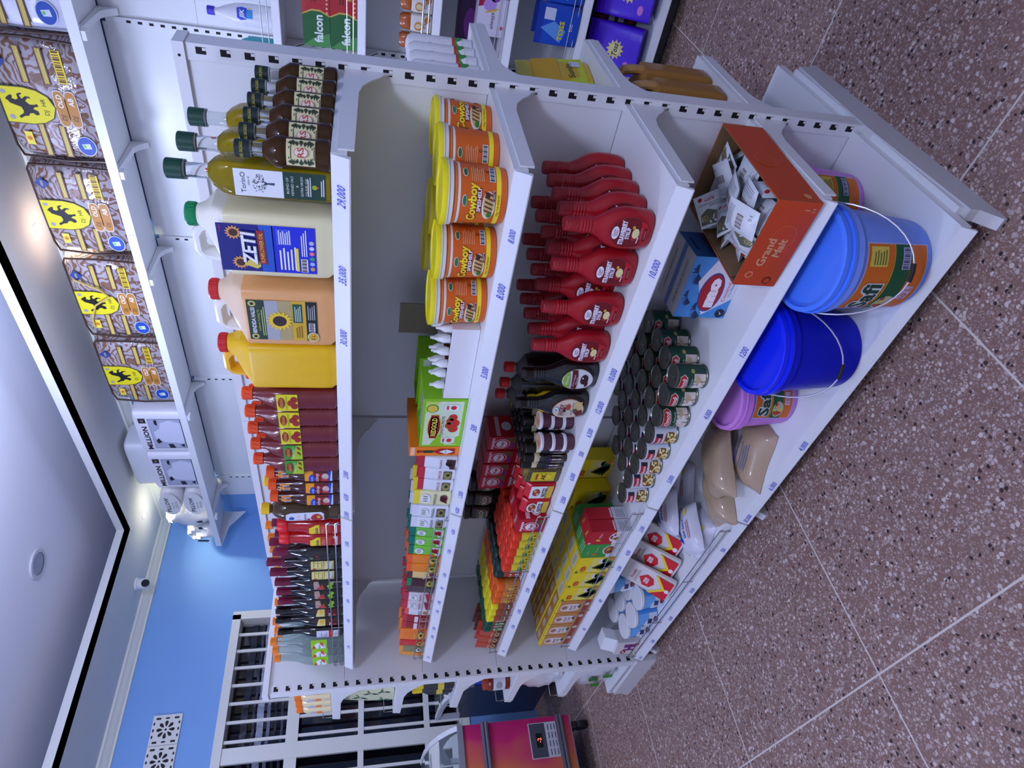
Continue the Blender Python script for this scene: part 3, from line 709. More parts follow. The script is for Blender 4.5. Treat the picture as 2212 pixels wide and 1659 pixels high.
row = [('oval', -1.489, .225, 'dark sauce bottle with oval label beside the red chilli bottles'), ('yellow', -1.560, .255, 'black soy bottle with pale yellow label, right one of two'), ('yellow', -1.632, .25, 'black soy bottle with pale yellow label, left one of two'),
       ('lime', -1.706, .24, 'black soy bottle with lime picture, first of three'), ('lime', -1.78, .24, 'black soy bottle with lime picture, second of three'), ('lime', -1.857, .24, 'black soy bottle with lime picture, third of three'),
       ('brown', -1.932, .255, 'black soy bottle with maroon and cream label, right one'), ('brown', -2.016, .262, 'black soy bottle with maroon and cream label, left one'), ('white', -2.125, .262, 'black sauce bottle with white and red label before the clear bottles')]
KS = {}
for i, (k, x, h, l) in enumerate(row):
    K = KS.setdefault((k, h), Kind(lambda k=k, h=h: soy(k, h)))
    K.put((x, -.362, Z1), l, 'dark sauce bottles')
    if i: 
        for j, y in enumerate((-.28, -.2)): K.put((x - .004, y, Z1), l + (', one row back', ', two rows back')[j], 'dark sauce bottles')
CLV = M((206, 226, 222), .08, trans=.8, ior=1.2, var=0)
def clear_vinegar():
    def lab(b):
        L = Lb(b, cyl(.0405, 0), base=1); L.rect(-.04, .07, .04, .135, I(150, 206, 30), 0); L.ell(.004, .1, .024, .024, I(226, 236, 234), 1); L.ell(-.006, .122, .02, .007, I(206, 70, 30), 2); L.text('VINEGAR', .004, .1, .007, I(40, 130, 110), 3, w=.034); L.poly([(.004, .08), (.026, .086), (.03, .1), (.02, .096)], I(206, 80, 30), 2)
    prof = [(0, .034, .034, 2), (.006, .04, .04, 2), (.02, .0405, .0405, 2), (.03, .039, .039, 2), (.04, .0405, .0405, 2), (.05, .039, .039, 2), (.06, .0405, .0405, 2), (.14, .0405, .0405, 2), (.165, .036, .036, 2), (.2, .022, .022, 2), (.24, .0155, .0155, 2), (.275, .0145, .0145, 2)]
    return bottle('vinegar_bottle', prof, CLV, [(.0165, .274), (.017, .298), (.0155, .3), (0, .3)], M((244, 132, 22), .4), lab)
K = Kind(clear_vinegar)
for i, x in enumerate((-2.222, -2.309, -2.398)):
    for j, y in enumerate((-.36, -.272, -.184)): K.put((x, y, Z1), 'clear vinegar bottle with orange cap, %s from the end panel, %s row' % (('third', 'second', 'nearest')[i], ('front', 'middle', 'rear')[j]), 'clear vinegar bottles')
for i, x in enumerate((-1.72, -1.81, -1.90, -1.99, -2.08)):
    K.put((x, -.11, Z1), 'clear vinegar bottle behind the dark bottles, %s from the right' % ORD[i], 'clear vinegar bottles')
# ---------------------------------------------------------------- goods: second shelf
def cowboy():
    t = thing('spread_tub', cat='tub'); h = .135
    b = B(); R = lambda z: .0565 + .0055 * z / .12
    b.lathe([(.054, 0), (.0565, .003), (R(.104), .104), (R(.104) + .002, .105), (R(.11) + .001, .112)], M((226, 118, 34), .35, var=.03), 36)
    b.lathe([(.0625, .112), (.0665, .1125), (.0668, .121), (.0635, .1215), (.063, .124)], M((226, 224, 216), .35), 36); b.build('body', t)
    b = B(); Y = M((238, 224, 20), .35, var=.03)
    b.lathe([(.068, .1235), (.0685, .1265), (.067, .134), (.0645, .135), (.0635, .1315), (0, .131)], Y, 36); b.lathe([(.0665, .1205), (.0684, .121), (.0684, .1236)], M((226, 226, 206), .35), 36, cap0=False, cap1=False); b.build('lid', t)
    b = B(); red = I(124, 20, 36); yl = I(246, 222, 40); og = I(206, 92, 26)
    L = Lb(b, cyl(R, .0, 0), base=1)
    L.rect(-.17, .004, .17, .098, I(214, 98, 26), 0); L.rect(-.17, .014, .17, .024, yl, 1); L.rect(-.17, .098, .17, .1035, I(232, 228, 220), 0)
    for c in (-.085, .095):
        L.ell(c + .004, .089, .012, .005, I(226, 232, 214), 2); L.ell(c + .004, .089, .0105, .0038, I(40, 120, 80), 3)
        L.text('Cowboy', c, .073, .0165, I(120, 60, 10), 2, w=.084, bold=.06); L.text('Cowboy', c, .0735, .0165, yl, 3, w=.082, bold=.035)
        L.rect(c - .018, .054, c + .032, .064, red, 2); L.text('SPESHELI', c + .007, .059, .0075, I(240, 234, 236), 3, w=.046, bold=.03)
        L.ell(c - .003, .039, .031, .0135, I(228, 224, 206), 2); L.ell(c - .0, .039, .026, .0105, I(206, 172, 112), 3)
        for k in range(5): L.poly([(c - .018 + .009 * k, .031), (c - .014 + .009 * k, .031), (c - .009 + .009 * k, .048), (c - .012 + .009 * k, .048)], I(96, 60, 30), 4)
        L.ell(c - .021, .036, .007, .005, I(60, 130, 40), 5); L.ell(c + .02, .042, .006, .005, I(70, 40, 30), 5)
        L.rect(c + .008, .026, c + .03, .0305, I(226, 210, 220), 4); L.rect(c + .009, .0267, c + .029, .0298, I(120, 30, 90), 5); L.text('BIDCO', c + .019, .0283, .002, I(240, 240, 240), 6)
        L.text('500g TUB SPREAD', c, .019, .004, I(90, 60, 20), 2, w=.046)
    for c in (-.022, ):
        L.ell(c, .088, .011, .0055, I(226, 232, 214), 2); L.ell(c, .088, .0095, .004, I(60, 110, 60), 3); L.lines(c - .018, .05, c + .018, .078, 7, I(236, 170, 120), 2, .4)
        L.ell(c + .008, .043, .0035, .0035, I(60, 40, 20), 2); L.ell(c + .008, .043, .0022, .0022, og, 3); L.bars(c - .016, .026, c + .022, .0385, l=2)
    b.build('label', t); return t
K = Kind(cowboy)
for x, y, rz, l in ((-.082, -.068, 2.45, 'orange spread tub with yellow lid, rearmost by the shelf end'), (-.084, -.2075, .95, 'orange spread tub with yellow lid showing its barcode, behind the front one'), (-.096, -.347, 1.6, 'orange spread tub with yellow lid, front one nearest the shelf end'),
                    (-.242, -.343, 1.5, 'orange spread tub with yellow lid, front one fourth along the shelf'), (-.384, -.335, 1.45, 'orange spread tub with yellow lid beside the white bottle tray'),
                    (-.25, -.146, .9, 'orange spread tub behind the middle front tub'), (-.386, -.11, .9, 'orange spread tub in the rear next to the white tray')):
    K.put((x, y, Z2), l, 'yellow lidded spread tubs', rz)
# white tray of dropper bottles
t = thing('display_tray', (-.580, -.245, Z2), rz=0, label='white card tray holding rows of small white capped bottles', cat='tray')
b = B(); WC = M((226, 226, 230), .55, var=.02)
b.box(-.125, .125, -.125, -.122, 0, .07, WC); b.box(-.125, .125, .122, .125, 0, .07, WC); b.box(-.125, -.122, -.122, .122, 0, .07, WC); b.box(.122, .125, -.122, .122, 0, .07, WC); b.box(-.122, .122, -.122, .122, 0, .003, WC); b.build('tray', t)
b = B(); b.box(-.11, .0, .126, .129, .03, .185, M((128, 120, 100), .7)); b.build('flap', t)
def dropper():
    t = thing('dropper_bottle', cat='bottle')
    b = B(); b.lathe([(.011, 0), (.012, .002), (.012, .058), (.009, .066)], M((64, 22, 12), .2, coat=.3), 14); b.build('body', t)
    b = B(); b.lathe([(.0115, .064), (.0115, .082), (.008, .089), (.0048, .094), (.0042, .104), (0, .105)], WHITE, 14); b.build('cap', t); return t
K = Kind(dropper)
for j in range(3):
    for i in range(6):
        K.put((-.472 - .0415 * i + .006 * j, -.345 + .045 * j + .003 * ((i * 5) % 3), Z2 + .004), 'small brown dropper bottle with white cap, %s along, %s row of the tray' % (ORD[i], ('front', 'second', 'third')[j]), 'dropper bottles in the white tray')
def carton(name, w, d, h, mat, lab=None, top=None, cat='box', side=None, openm=None, loc=None, label=None, group=None, rz=0):
    t = thing(name, cat=cat); b = B()
    if openm:
        e = .0025
        b.box(-w / 2, w / 2, -d / 2, -d / 2 + e, 0, h, mat); b.box(-w / 2, w / 2, d / 2 - e, d / 2, 0, h, mat); b.box(-w / 2, -w / 2 + e, -d / 2 + e, d / 2 - e, 0, h, mat); b.box(w / 2 - e, w / 2, -d / 2 + e, d / 2 - e, 0, h, mat); b.box(-w / 2 + e, w / 2 - e, -d / 2 + e, d / 2 - e, 0, e, openm)
    else: b.box(-w / 2, w / 2, -d / 2, d / 2, 0, h, mat)
    b.build('carton', t, ang=0)
    for f, nm, fl, q in ((lab, 'front_print', flat((0, -d / 2, 0)), (w, h)), (side, 'side_print', flat((w / 2, 0, 0), (0, 1, 0), (0, 0, 1)), (d, h)), (top, 'top_print', flat((0, 0, h), (1, 0, 0), (0, 1, 0)), (w, d))):
        if f: b = B(); f(Lb(b, fl, base=1), *q); b.build(nm, t, ang=0)
    if loc: t.location = loc; t.rotation_euler[2] = rz
    return tag(t, label, None, group)
def redgold(L, w, h):
    g = I(136, 196, 20); W = w / 2
    L.rect(-W + .008, .008, W - .008, h - .008, I(206, 224, 190), 0); L.poly([(-W + .008, h - .03), (-W + .06, h * .55), (-W + .008, h * .4)], g, 1); L.poly([(-W + .008, .008), (-W + .05, .008), (-W + .02, h * .4)], g, 1); L.poly([(W - .06, h - .008), (W - .008, h - .008), (W - .008, h * .6)], I(190, 214, 90), 1)
    cx = -.012; tz = h * .70
    L.rect(cx - .052, tz - .012, cx + .052, tz + .012, I(236, 206, 70), 2); L.ell(cx, tz, .046, .0195, I(236, 206, 70), 2, p=2.6); L.ell(cx, tz, .043, .017, I(140, 18, 24), 3, p=2.6); L.rect(cx - .05, tz - .0105, cx + .05, tz + .0105, I(140, 18, 24), 3)
    L.text('REDGOLD', cx, tz, .014, I(244, 214, 90), 4, w=.078, bold=.03); L.text('TOMATO PASTE', cx, h * .50, .0085, I(120, 40, 70), 2, w=.09)
    for sx, sz, r in ((-.02, .03, .016), (.004, .026, .015), (.012, .04, .014), (-.006, .042, .014), (.028, .034, .014)): L.ell(sx, sz, r, r * .88, I(196, 40, 26), 2 + r * 50, 10); L.poly([(sx - .007, sz + .008), (sx, sz + .012), (sx + .007, sz + .008), (sx, sz + .006)], I(70, 120, 50), 4)
    for sx in (-.072, .07): L.rect(sx - .012, .02, sx + .012, .06, I(224, 226, 232), 2); L.ell(sx, .036, .008, .008, I(196, 40, 30), 3); L.rect(sx - .008, .05, sx + .008, .056, I(190, 80, 40), 3)
    L.ell(.066, h * .78, .017, .017, I(60, 150, 60), 2); L.ell(.066, h * .78, .014, .014, I(222, 190, 60), 3)
GRN = M((132, 196, 30), .5, var=.04)
carton('sachet_carton', .205, .13, .122, GRN, redgold, openm=M((40, 36, 34), .8), loc=(-.8125, -.305, Z2), label='green open display carton with tomato pictures and red oval, front one')
def redgold2(L, w, h):
    L.rect(-w / 2 + .006, .03, w / 2 - .006, h - .012, I(200, 216, 200), 0); L.ell(-.005, h * .55, .05, .018, I(236, 206, 70), 2, p=2.6); L.ell(-.005, h * .55, .046, .0155, I(140, 18, 24), 3, p=2.6); L.text('REDGOLD', -.005, h * .55, .013, I(244, 214, 90), 4, w=.07, bold=.03); L.lines(-.04, h * .78, .04, h * .86, 1, I(90, 120, 90), 2); L.poly([(-.09, .03), (-.04, .03), (-.08, h * .5)], I(150, 200, 40), 1)
carton('sachet_carton', .2, .10, .125, GRN, redgold2, openm=M((40, 36, 34), .8), loc=(-.812, -.155, Z2), rz=.0, label='green sachet carton half hidden behind the front green carton')
for i in range(6):
    b = B(); w = .03
    b.loft([(0, w, .004, 3), (.05, w, .007, 3), (.105, w, .002, 3)], M((196, 200, 210), .3, var=.1), 12); L = Lb(b, flat((0, -.0055, 0)), base=2); L.rect(-.02, .07, .02, .085, I(170, 40, 30)); 
    o = b.build('paste_sachet', loc=(-.735 - .03 * i, -.32 + .01 * ((i * 7) % 3), Z2 + .013), rz=PI / 2 + .06 * (i % 3), label='silver tomato paste sachet standing in the open green carton', cat='sachet', group='sachets in the green carton')
def tabasco(L, w, h):
    W = w / 2 - .002
    L.rect(-W, h - .016, W, h - .004, I(240, 190, 160), 0); rd = I(170, 24, 30)
    L.poly([(-.004, h - .03), (.004, h - .03), (.004, h - .075), (.013, h - .09), (.013, .012), (-.013, .012), (-.013, h - .09), (-.004, h - .075)], rd, 1); L.rect(-.0055, h - .07, .0055, h - .042, I(20, 60, 40), 2); L.rect(-.005, h - .03, .005, h - .022, I(150, 20, 20), 2)
    L.poly([(0, h - .088), (.0115, .038), (0, .016), (-.0115, .038)], I(222, 226, 230), 3); L.text('TABASCO', 0, .04, .004, I(20, 110, 90), 4, w=.018)
carton('sauce_box', .042, .2, .148, M((240, 128, 20), .45, var=.04), tabasco, loc=(-.941, -.268, Z2), label='tall orange pepper sauce box printed with a red bottle')
# stand-up pouches along the rest of the second shelf
def pouch(w, h, top, body, deco, d=.018):
    t = thing('spice_pouch', cat='pouch'); b = B(); n = 20
    m = M(body, .3, var=.05, bump=.15, sc=30); tm = M(top, .3, var=.05)
    b.loft([(0, w * .44, d * .9, 3), (.004, w * .49, d, 4), (h * .5, w * .495, d * .72, 5), (h * .84, w * .49, d * .3, 6)], m, n, cap1=False)
    b.loft([(h * .84, w * .49, d * .3, 6), (h * .95, w * .495, .003, 8), (h, w * .495, .0018, 8)], tm, n, cap0=False)
    b.build('pouch', t)
    b = B(); fn = lambda s, z, l: Vector((s, -(d * (.98 - .25 * min(1, z / h * 2)) if z < h * .5 else d * (.735 - 1.3 * (z / h - .5) * .95)) - l - .0006, z))
    deco(Lb(b, fn, step=.02), w, h); b.build('print', t); return t
def dk(c1, c2=None, txt=None, tc=(40, 30, 30), dish=None, fruit=None, leaf=False, band=None):
    def f(L, w, h):
        W = w * .46
        if band: L.rect(-W, h * band[0], W, h * band[1], I(*band[2]), 0)
        if c2: L.poly([(-W, 0.006), (W, .006), (W, h * .3), (-W, h * .18)], I(*c2), 0)
        if leaf: L.ell(0, h * .68, W * .7, h * .13, I(226, 230, 234), 1); [L.ell(-W * .35 + W * .35 * k, h * .69, W * .09, h * .07, I(120, 130, 110), 2) for k in range(3)]
        if dish: L.rect(-W * .8, h * .1, W * .8, h * .34, I(90, 84, 70), 1); L.ell(0, h * .22, W * .7, h * .11, I(*dish), 2); L.ell(.003, h * .21, W * .3, h * .05, I(50, 44, 20), 3)
        if fruit: L.ell(W * .2, h * .2, W * .55, h * .1, I(*fruit), 2); L.poly([(-W * .6, h * .1), (W * .3, h * .14), (W * .6, h * .3), (-W * .1, h * .3)], I(*fruit), 2)
        if txt: L.text(txt, 0, h * .44, h * .075, I(*tc), 2, w=min(w * .8, .016 * len(txt)))
    return f
wht = (222, 226, 234)
PX = [(-.99, .052, .118, (176, 30, 44), wht, dk(None, (70, 40, 34), 'nuni', (120, 30, 40), fruit=(60, 30, 26)), 'white pouch with chocolate picture beside the orange box'),
      (-1.046, .056, .112, (190, 40, 52), wht, dk(None, None, 'SPICE', (190, 60, 60), dish=(150, 140, 70)), 'white pouch with red top and bowl picture, right one'), (-1.106, .058, .112, (190, 40, 52), wht, dk(None, None, 'SPICE', (190, 60, 60), dish=(150, 140, 70)), 'white pouch with red top and bowl picture, left one'),
      (-1.178, .078, .12, (230, 206, 40), (222, 220, 170), dk(None, None, 'MANGA', (30, 40, 60), leaf=True, fruit=(100, 30, 40)), 'pale pouch with yellow top and dark date picture'),
      (-1.256, .066, .12, (214, 218, 226), wht, dk(None, None, 'MANGA', (30, 40, 60), leaf=True, dish=(140, 130, 80)), 'white pouch with leaf emblem, first of two'), (-1.325, .064, .12, (214, 218, 226), wht, dk(None, None, 'GILGILAN', (30, 40, 60), leaf=True, dish=(140, 130, 80)), 'white pouch with leaf emblem, second of two'),
      (-1.386, .052, .118, (20, 110, 90), (110, 190, 70), dk(None, (226, 226, 230), None, leaf=True, fruit=(196, 40, 50)), 'green pouch with red pepper picture, right one of three'), (-1.445, .056, .118, (20, 110, 90), (120, 200, 60), dk(None, (226, 226, 230), None, leaf=True, fruit=(196, 40, 50)), 'green pouch with red pepper picture, middle of three'), (-1.507, .06, .118, (20, 110, 90), (120, 200, 60), dk(None, (226, 226, 230), None, leaf=True, fruit=(196, 40, 50)), 'green pouch with red pepper picture, left one of three'),
      (-1.572, .06, .118, (232, 90, 30), (232, 130, 20), dk(None, (60, 120, 40), None, dish=(226, 200, 80), fruit=(240, 210, 60)), 'bright orange pouch with sliced mango picture, right one'), (-1.635, .06, .118, (232, 90, 30), (232, 130, 20), dk(None, (60, 120, 40), None, dish=(226, 200, 80), fruit=(240, 210, 60)), 'bright orange pouch with sliced mango picture, left one'),
      (-1.69, .05, .11, (90, 40, 40), (220, 190, 120), dk(None, (110, 40, 40), 'MIX', (230, 230, 220)), 'tan pouch with maroon foot'), (-1.75, .06, .11, (30, 130, 70), (70, 26, 30), dk(None, (120, 150, 40), None, dish=(200, 180, 50)), 'maroon pouch with green top and yellow pepper'),
      (-1.806, .05, .105, (70, 60, 64), (90, 70, 66), dk(None, (60, 60, 60), None, fruit=(130, 120, 110)), 'small grey brown pouch beside the maroon one'), (-1.868, .07, .115, (180, 44, 60), (208, 200, 206), dk(None, (170, 50, 50), 'PILIKAPI', (160, 40, 60), leaf=True), 'white and red pepper pouch, right one of two'), (-1.94, .07, .115, (200, 50, 60), (208, 200, 206), dk(None, (150, 40, 50), 'PILIKAPI', (160, 40, 60), leaf=True), 'white and red pepper pouch, left one of two'),
      (-2.004, .054, .105, (220, 90, 70), (214, 216, 222), dk(None, None, 'MUST', (60, 50, 60), fruit=(230, 160, 90)), 'small white pouch after the pepper pouches'), (-2.063, .06, .11, (196, 50, 60), (150, 30, 36), dk((0, 0, 0), None, None, dish=(200, 90, 70), band=(.42, .56, (226, 206, 210))), 'dark red pouch with white slashes, right one'), (-2.128, .062, .11, (196, 50, 60), (150, 30, 36), dk(None, None, None, dish=(200, 90, 70), band=(.42, .56, (226, 206, 210))), 'dark red pouch with white slashes, left one'),
      (-2.222, .11, .115, (236, 130, 40), (236, 120, 24), dk(None, (200, 90, 40), 'MIX', (236, 220, 90), dish=(220, 180, 60)), 'wide orange spice pouch near the far end'), (-2.31, .055, .11, (200, 40, 40), (206, 44, 40), dk(None, (220, 200, 60), None, dish=(230, 150, 60)), 'red pouch with orange centre near the far end'), (-2.375, .065, .11, (230, 140, 50), (130, 130, 90), dk(None, (170, 160, 90), None, dish=(214, 214, 206)), 'olive grey pouch near the end panel'), (-2.428, .04, .105, (226, 140, 60), (226, 150, 50), dk(None, (210, 120, 40), None), 'small orange pouch against the end panel')]
rr = random.Random(5)
for i, (x, w, h, tc, bc, dc, l) in enumerate(PX):
    K = Kind(lambda: pouch(w, h, tc, bc, dc))
    K.put((x, -.365, Z2), l, 'front row of spice pouches')
    for j, y in enumerate((-.315, -.265, -.21)):
        if j > 1 and i % 2: continue
        K.put((x - .003 * j, y, Z2), l + ', copy %s' % ('behind it', 'two rows behind', 'three rows behind')[j], 'rear rows of spice pouches')
# ---------------------------------------------------------------- goods: third shelf
SRED = M((160, 14, 28), .32, var=.04, sc=20)
def squeeze(body, capm, lab, h=.205, clear=None):
    """flat waisted squeeze bottle with ribbed neck and flip cap"""
    t = thing('syrup_bottle', cat='bottle'); k = h / .205
    b = B()
    pr = [(0, .034, .020, 2.4), (.004, .041, .0255, 2.5), (.02, .0475, .029, 2.4), (.045, .0495, .030, 2.4), (.07, .0495, .0295, 2.3), (.092, .045, .0275, 2.2), (.11, .035, .024, 2.1), (.124, .0255, .0205, 2), (.135, .0205, .0185, 2)]
    for q in range(5): pr += [(.139 + .007 * q, .0192, .0178, 2), (.1425 + .007 * q, .0178, .0165, 2)]
    pr += [(.174, .0165, .0158, 2)]
    b.loft([(z * k, a, c, p) for z, a, c, p in pr], body, 32); b.build('body', t)
    b = B(); b.lathe([(.0165, .1735 * k), (.0175, .175 * k), (.0165, .2 * k), (.015, h), (0, h)], capm, 20); b.build('cap', t)
    b = B(); fy = lambda s, z: -.0300 * max(.02, 1 - min(1, abs(s) / .0497) ** 2.4) ** (1 / 2.4) * (1 if z < .075 else 1 - (z - .075) * 3.6)
    lab(Lb(b, lambda s, z, l: Vector((s, fy(s, z) - l - .0004, z)), step=.006)); b.build('label', t)
    return t
def straw_label(L):
    L.ell(0, .059, .0375, .047, I(150, 40, 50), 0, 16); L.ell(0, .059, .036, .0455, I(112, 14, 24), 1, 16)
    L.poly([(-.026, .03), (.03, .036), (.024, .02), (.012, .0155), (-.012, .0155), (-.02, .02)], I(180, 24, 34), 2)
    w = I(232, 222, 236)
    L.ell(.0, .092, .0155, .0085, w, 2); L.text('Gold', 0, .0945, .0058, I(120, 40, 60), 3, sh=.2); L.text('Valley', 0, .089, .0045, I(120, 40, 60), 3, sh=.2)
    L.text('STRAWBERRY', .001, .075, .0105, w, 2, w=.058, bold=.06); L.text('SYRUP', .001, .063, .009, w, 2, w=.028, bold=.05)
    L.ell(-.002, .047, .015, .008, I(160, 40, 44), 2); L.ell(.002, .045, .012, .0085, I(222, 214, 150), 3); L.rect(-.022, .036, -.006, .039, I(230, 190, 190), 3); L.ell(.016, .052, .004, .0035, I(200, 170, 60), 4)
    L.lines(-.012, .03, .018, .037, 2, I(196, 80, 110), 3); L.rect(-.016, .0205, .016, .0265, I(90, 14, 24), 3); L.rect(-.01, .022, .01, .025, I(140, 100, 90), 4)
K = Kind(lambda: squeeze(SRED, M((150, 24, 34), .4, bump=.3, sc=200), straw_label))
cols = [(-.141, (-.362, -.298, -.234, -.170, -.106)), (-.257, (-.35, -.285, -.215, -.14, -.072)), (-.378, (-.36, -.27, -.205, -.135, -.062)), (-.504, (-.362, -.298, -.234, -.170, -.106))]
for c, (x, ys) in enumerate(cols):
    for j, y in enumerate(ys):
        K.put((x, y, Z3), 'red strawberry syrup squeeze bottle, %s column from the right, %s in depth' % (ORD[c], FB(j, 5)), 'strawberry syrup bottles', rz=.10 if c < 2 else .06)
BLK = M((14, 12, 14), .2, coat=.4, var=.05)
def choc_label(L):
    L.ell(0, .06, .036, .044, I(190, 180, 160), 0, 16); L.ell(0, .06, .0345, .0425, I(206, 210, 214), 1, 16)
    L.poly([(-.03, .078), (.03, .086), (.024, .096), (0, .1015), (-.024, .094)], I(130, 170, 70), 2); L.text('Natural', 0, .09, .006, I(226, 236, 220), 3, w=.03)
    L.poly([(-.034, .058), (.034, .064), (.033, .08), (-.03, .074)], I(90, 20, 34), 3); L.text('Chocolate', 0, .0715, .006, I(226, 190, 206), 4, w=.042, sh=.2); L.text('Syrup', 0, .064, .0055, I(226, 190, 206), 4, w=.026, sh=.2)
    L.ell(.004, .042, .017, .011, I(50, 22, 24), 3); L.ell(-.012, .034, .01, .005, I(70, 30, 30), 3); L.ell(.01, .047, .003, .002, I(230, 230, 230), 5)
K = Kind(lambda: squeeze(BLK, BLK, choc_label, .215)); K.put((-.612, -.358, Z3), 'black chocolate syrup bottle with green and white oval label', rz=.08)
def lucky_label(L):
    L.ell(0, .06, .0385, .047, I(150, 90, 70), 0, 16); L.ell(0, .06, .0365, .0455, I(206, 190, 172), 1, 16)
    L.ell(0, .096, .011, .0085, I(60, 90, 90), 2); L.ell(0, .096, .01, .0075, I(214, 232, 230), 3); L.text('ST', 0, .096, .007, I(20, 70, 60), 4, sh=-.3, bold=.04)
    L.text('LUCKY', 0, .0815, .010, I(120, 24, 60), 2, w=.044, bold=.03); L.text('BUTTERY', 0, .0715, .0065, I(120, 24, 60), 2, w=.046); L.text('PANCAKE SYRUP', .004, .048, .0045, I(120, 30, 60), 3, w=.05)
    L.ell(.012, .062, .011, .007, I(170, 70, 36), 2); L.ell(-.012, .058, .014, .007, I(190, 184, 176), 2)
    for q in range(4): L.rect(-.008 + .004 * q, .022 + .006 * q, .03, .026 + .006 * q, I(214, 184, 110), 2)
    L.poly([(-.026, .03), (-.006, .044), (.004, .02), (-.014, .0165)], I(110, 40, 26), 3); L.rect(-.006, .035, .006, .046, I(70, 80, 70), 4)
K = Kind(lambda: squeeze(BLK, BLK, lucky_label, .212)); K.put((-.728, -.362, Z3), 'black pancake syrup bottle with cream oval label', rz=.05)
def tallsyrup():
    t = thing('syrup_bottle', cat='bottle')
    b = B(); b.loft([(0, .034, .034, 4), (.005, .038, .038, 5), (.15, .038, .038, 5), (.17, .034, .034, 3.4)], BLK, 24); b.build('body', t)
    b = B(); b.loft([(.1695, .0345, .0345, 3.4), (.186, .02, .02, 2), (.195, .013, .013, 2), (.205, .013, .013, 2)], CLEAR, 20); b.build('neck', t)
    b = B(); b.lathe([(.0155, .203), (.016, .206), (.016, .228), (.014, .23), (0, .23)], M((206, 34, 34), .4), 18); b.build('cap', t); return t
K = Kind(tallsyrup)
for i, (x, y) in enumerate(((-.70, -.245), (-.775, -.235), (-.845, -.215))): K.put((x, y, Z3), 'tall dark syrup bottle with red cap, %s behind the oval label bottles' % ('right one', 'middle one', 'left one')[i], 'red capped dark bottles')
def mustard():
    t = thing('mustard_bottle', cat='bottle'); Y = M((238, 200, 30), .3, var=.03)
    b = B(); b.loft([(0, .03, .022, 2.6), (.004, .034, .0255, 2.6), (.1, .034, .0255, 2.6), (.118, .024, .02, 2.2), (.126, .02, .018, 2)], Y, 24); b.build('body', t)
    b = B(); b.lathe([(.0215, .1255), (.022, .148), (.012, .152), (.011, .166), (.006, .168), (0, .168)], M((236, 206, 20), .35), 18)
    for q in range(12): a = 2 * PI * q / 12; b.tube([(.0218 * math.cos(a), .0218 * math.sin(a), .128), (.0218 * math.cos(a), .0218 * math.sin(a), .146)], .0013, M((236, 206, 20), .35), 4)
    b.build('cap', t)
    b = B(); L = Lb(b, lambda s, z, l: Vector((s, -.0255 * (1 - (abs(s) / .036) ** 2.6) ** (1 / 2.6) - l - .0004, z)), step=.006)
    L.rect(-.03, .018, .03, .1, I(226, 120, 30), 0); L.rect(-.02, .07, .022, .094, I(70, 50, 130), 1); L.text('Heinz', 0, .082, .008, I(226, 226, 236), 2); L.rect(-.024, .045, .026, .068, I(226, 226, 226), 1); L.text('MUSTARD', 0, .057, .007, I(60, 60, 90), 2, w=.042); L.poly([(-.026, .02), (.02, .03), (.026, .042), (-.02, .038)], I(190, 90, 60), 1)
    b.build('label', t); return t
K = Kind(mustard); K.put((-.80, -.29, Z3), 'yellow mustard squeeze bottle tucked behind the dark syrup')
def cup():
    t = thing('spread_jar', cat='jar')
    b = B(); b.lathe([(.022, 0), (.025, .002), (.027, .027), (.0255, .028)], M((86, 50, 62), .35, var=.1), 22); b.build('body', t)
    b = B(); b.lathe([(.0285, .0265), (.0292, .028), (.0292, .0345), (.0275, .036), (0, .036)], M((228, 228, 236), .35), 24); L = Lb(b, flat((0, 0, .036), (1, 0, 0), (0, 1, 0))); L.ell(0, 0, .024, .024, I(216, 170, 140)); L.text('Nut', 0, .006, .007, I(90, 60, 120), 2); L.ell(0, -.008, .012, .007, I(190, 120, 90), 2)
    b.build('lid', t); return t
K = Kind(cup)
for c, (x, y) in enumerate(((-.858, -.318), (-.896, -.372))):
    for j in range(3): K.put((x + .002 * j, y, Z3 + .0368 * j), 'small white lidded spread jar, %s of the %s stack' % (('bottom', 'middle', 'top')[j], ('rear', 'front')[c]), 'stacked small spread jars')
def spice():
    t = thing('spice_bottle', cat='bottle')
    b = B(); b.lathe([(.016, 0), (.018, .003), (.018, .082), (.013, .09)], M((16, 13, 10), .2, coat=.3), 16)
    L = Lb(b, cyl(.018)); L.rect(-.02, .02, .02, .05, I(216, 204, 180)); L.rect(-.02, .05, .02, .06, I(100, 60, 160)); L.text('SPICE', 0, .035, .007, I(70, 60, 110), 2); L.rect(-.02, .012, .02, .02, I(150, 90, 40))
    b.build('body', t)
    b = B(); b.lathe([(.0145, .0895), (.0155, .092), (.0155, .106), (.0145, .107)], M((214, 200, 160), .4, var=.3, sc=300), 16, cap1=False); b.lathe([(.0145, .1065), (.0165, .108), (.0165, .138), (.015, .14), (0, .14)], M((18, 18, 16), .4, bump=.2, sc=300), 16); b.build('cap', t); return t
K = Kind(spice)
for c in range(4):
    for j in range(6):
        if c == 0 and j < 2: continue
        K.put((-.905 - .0385 * c, -.362 + .043 * j + .006 * (c % 2), Z3), 'slim dark spice bottle with black cap, %s file from the white jars, %s' % (ORD[c], FB(j, 6)), 'slim dark spice bottles')
TIN = None
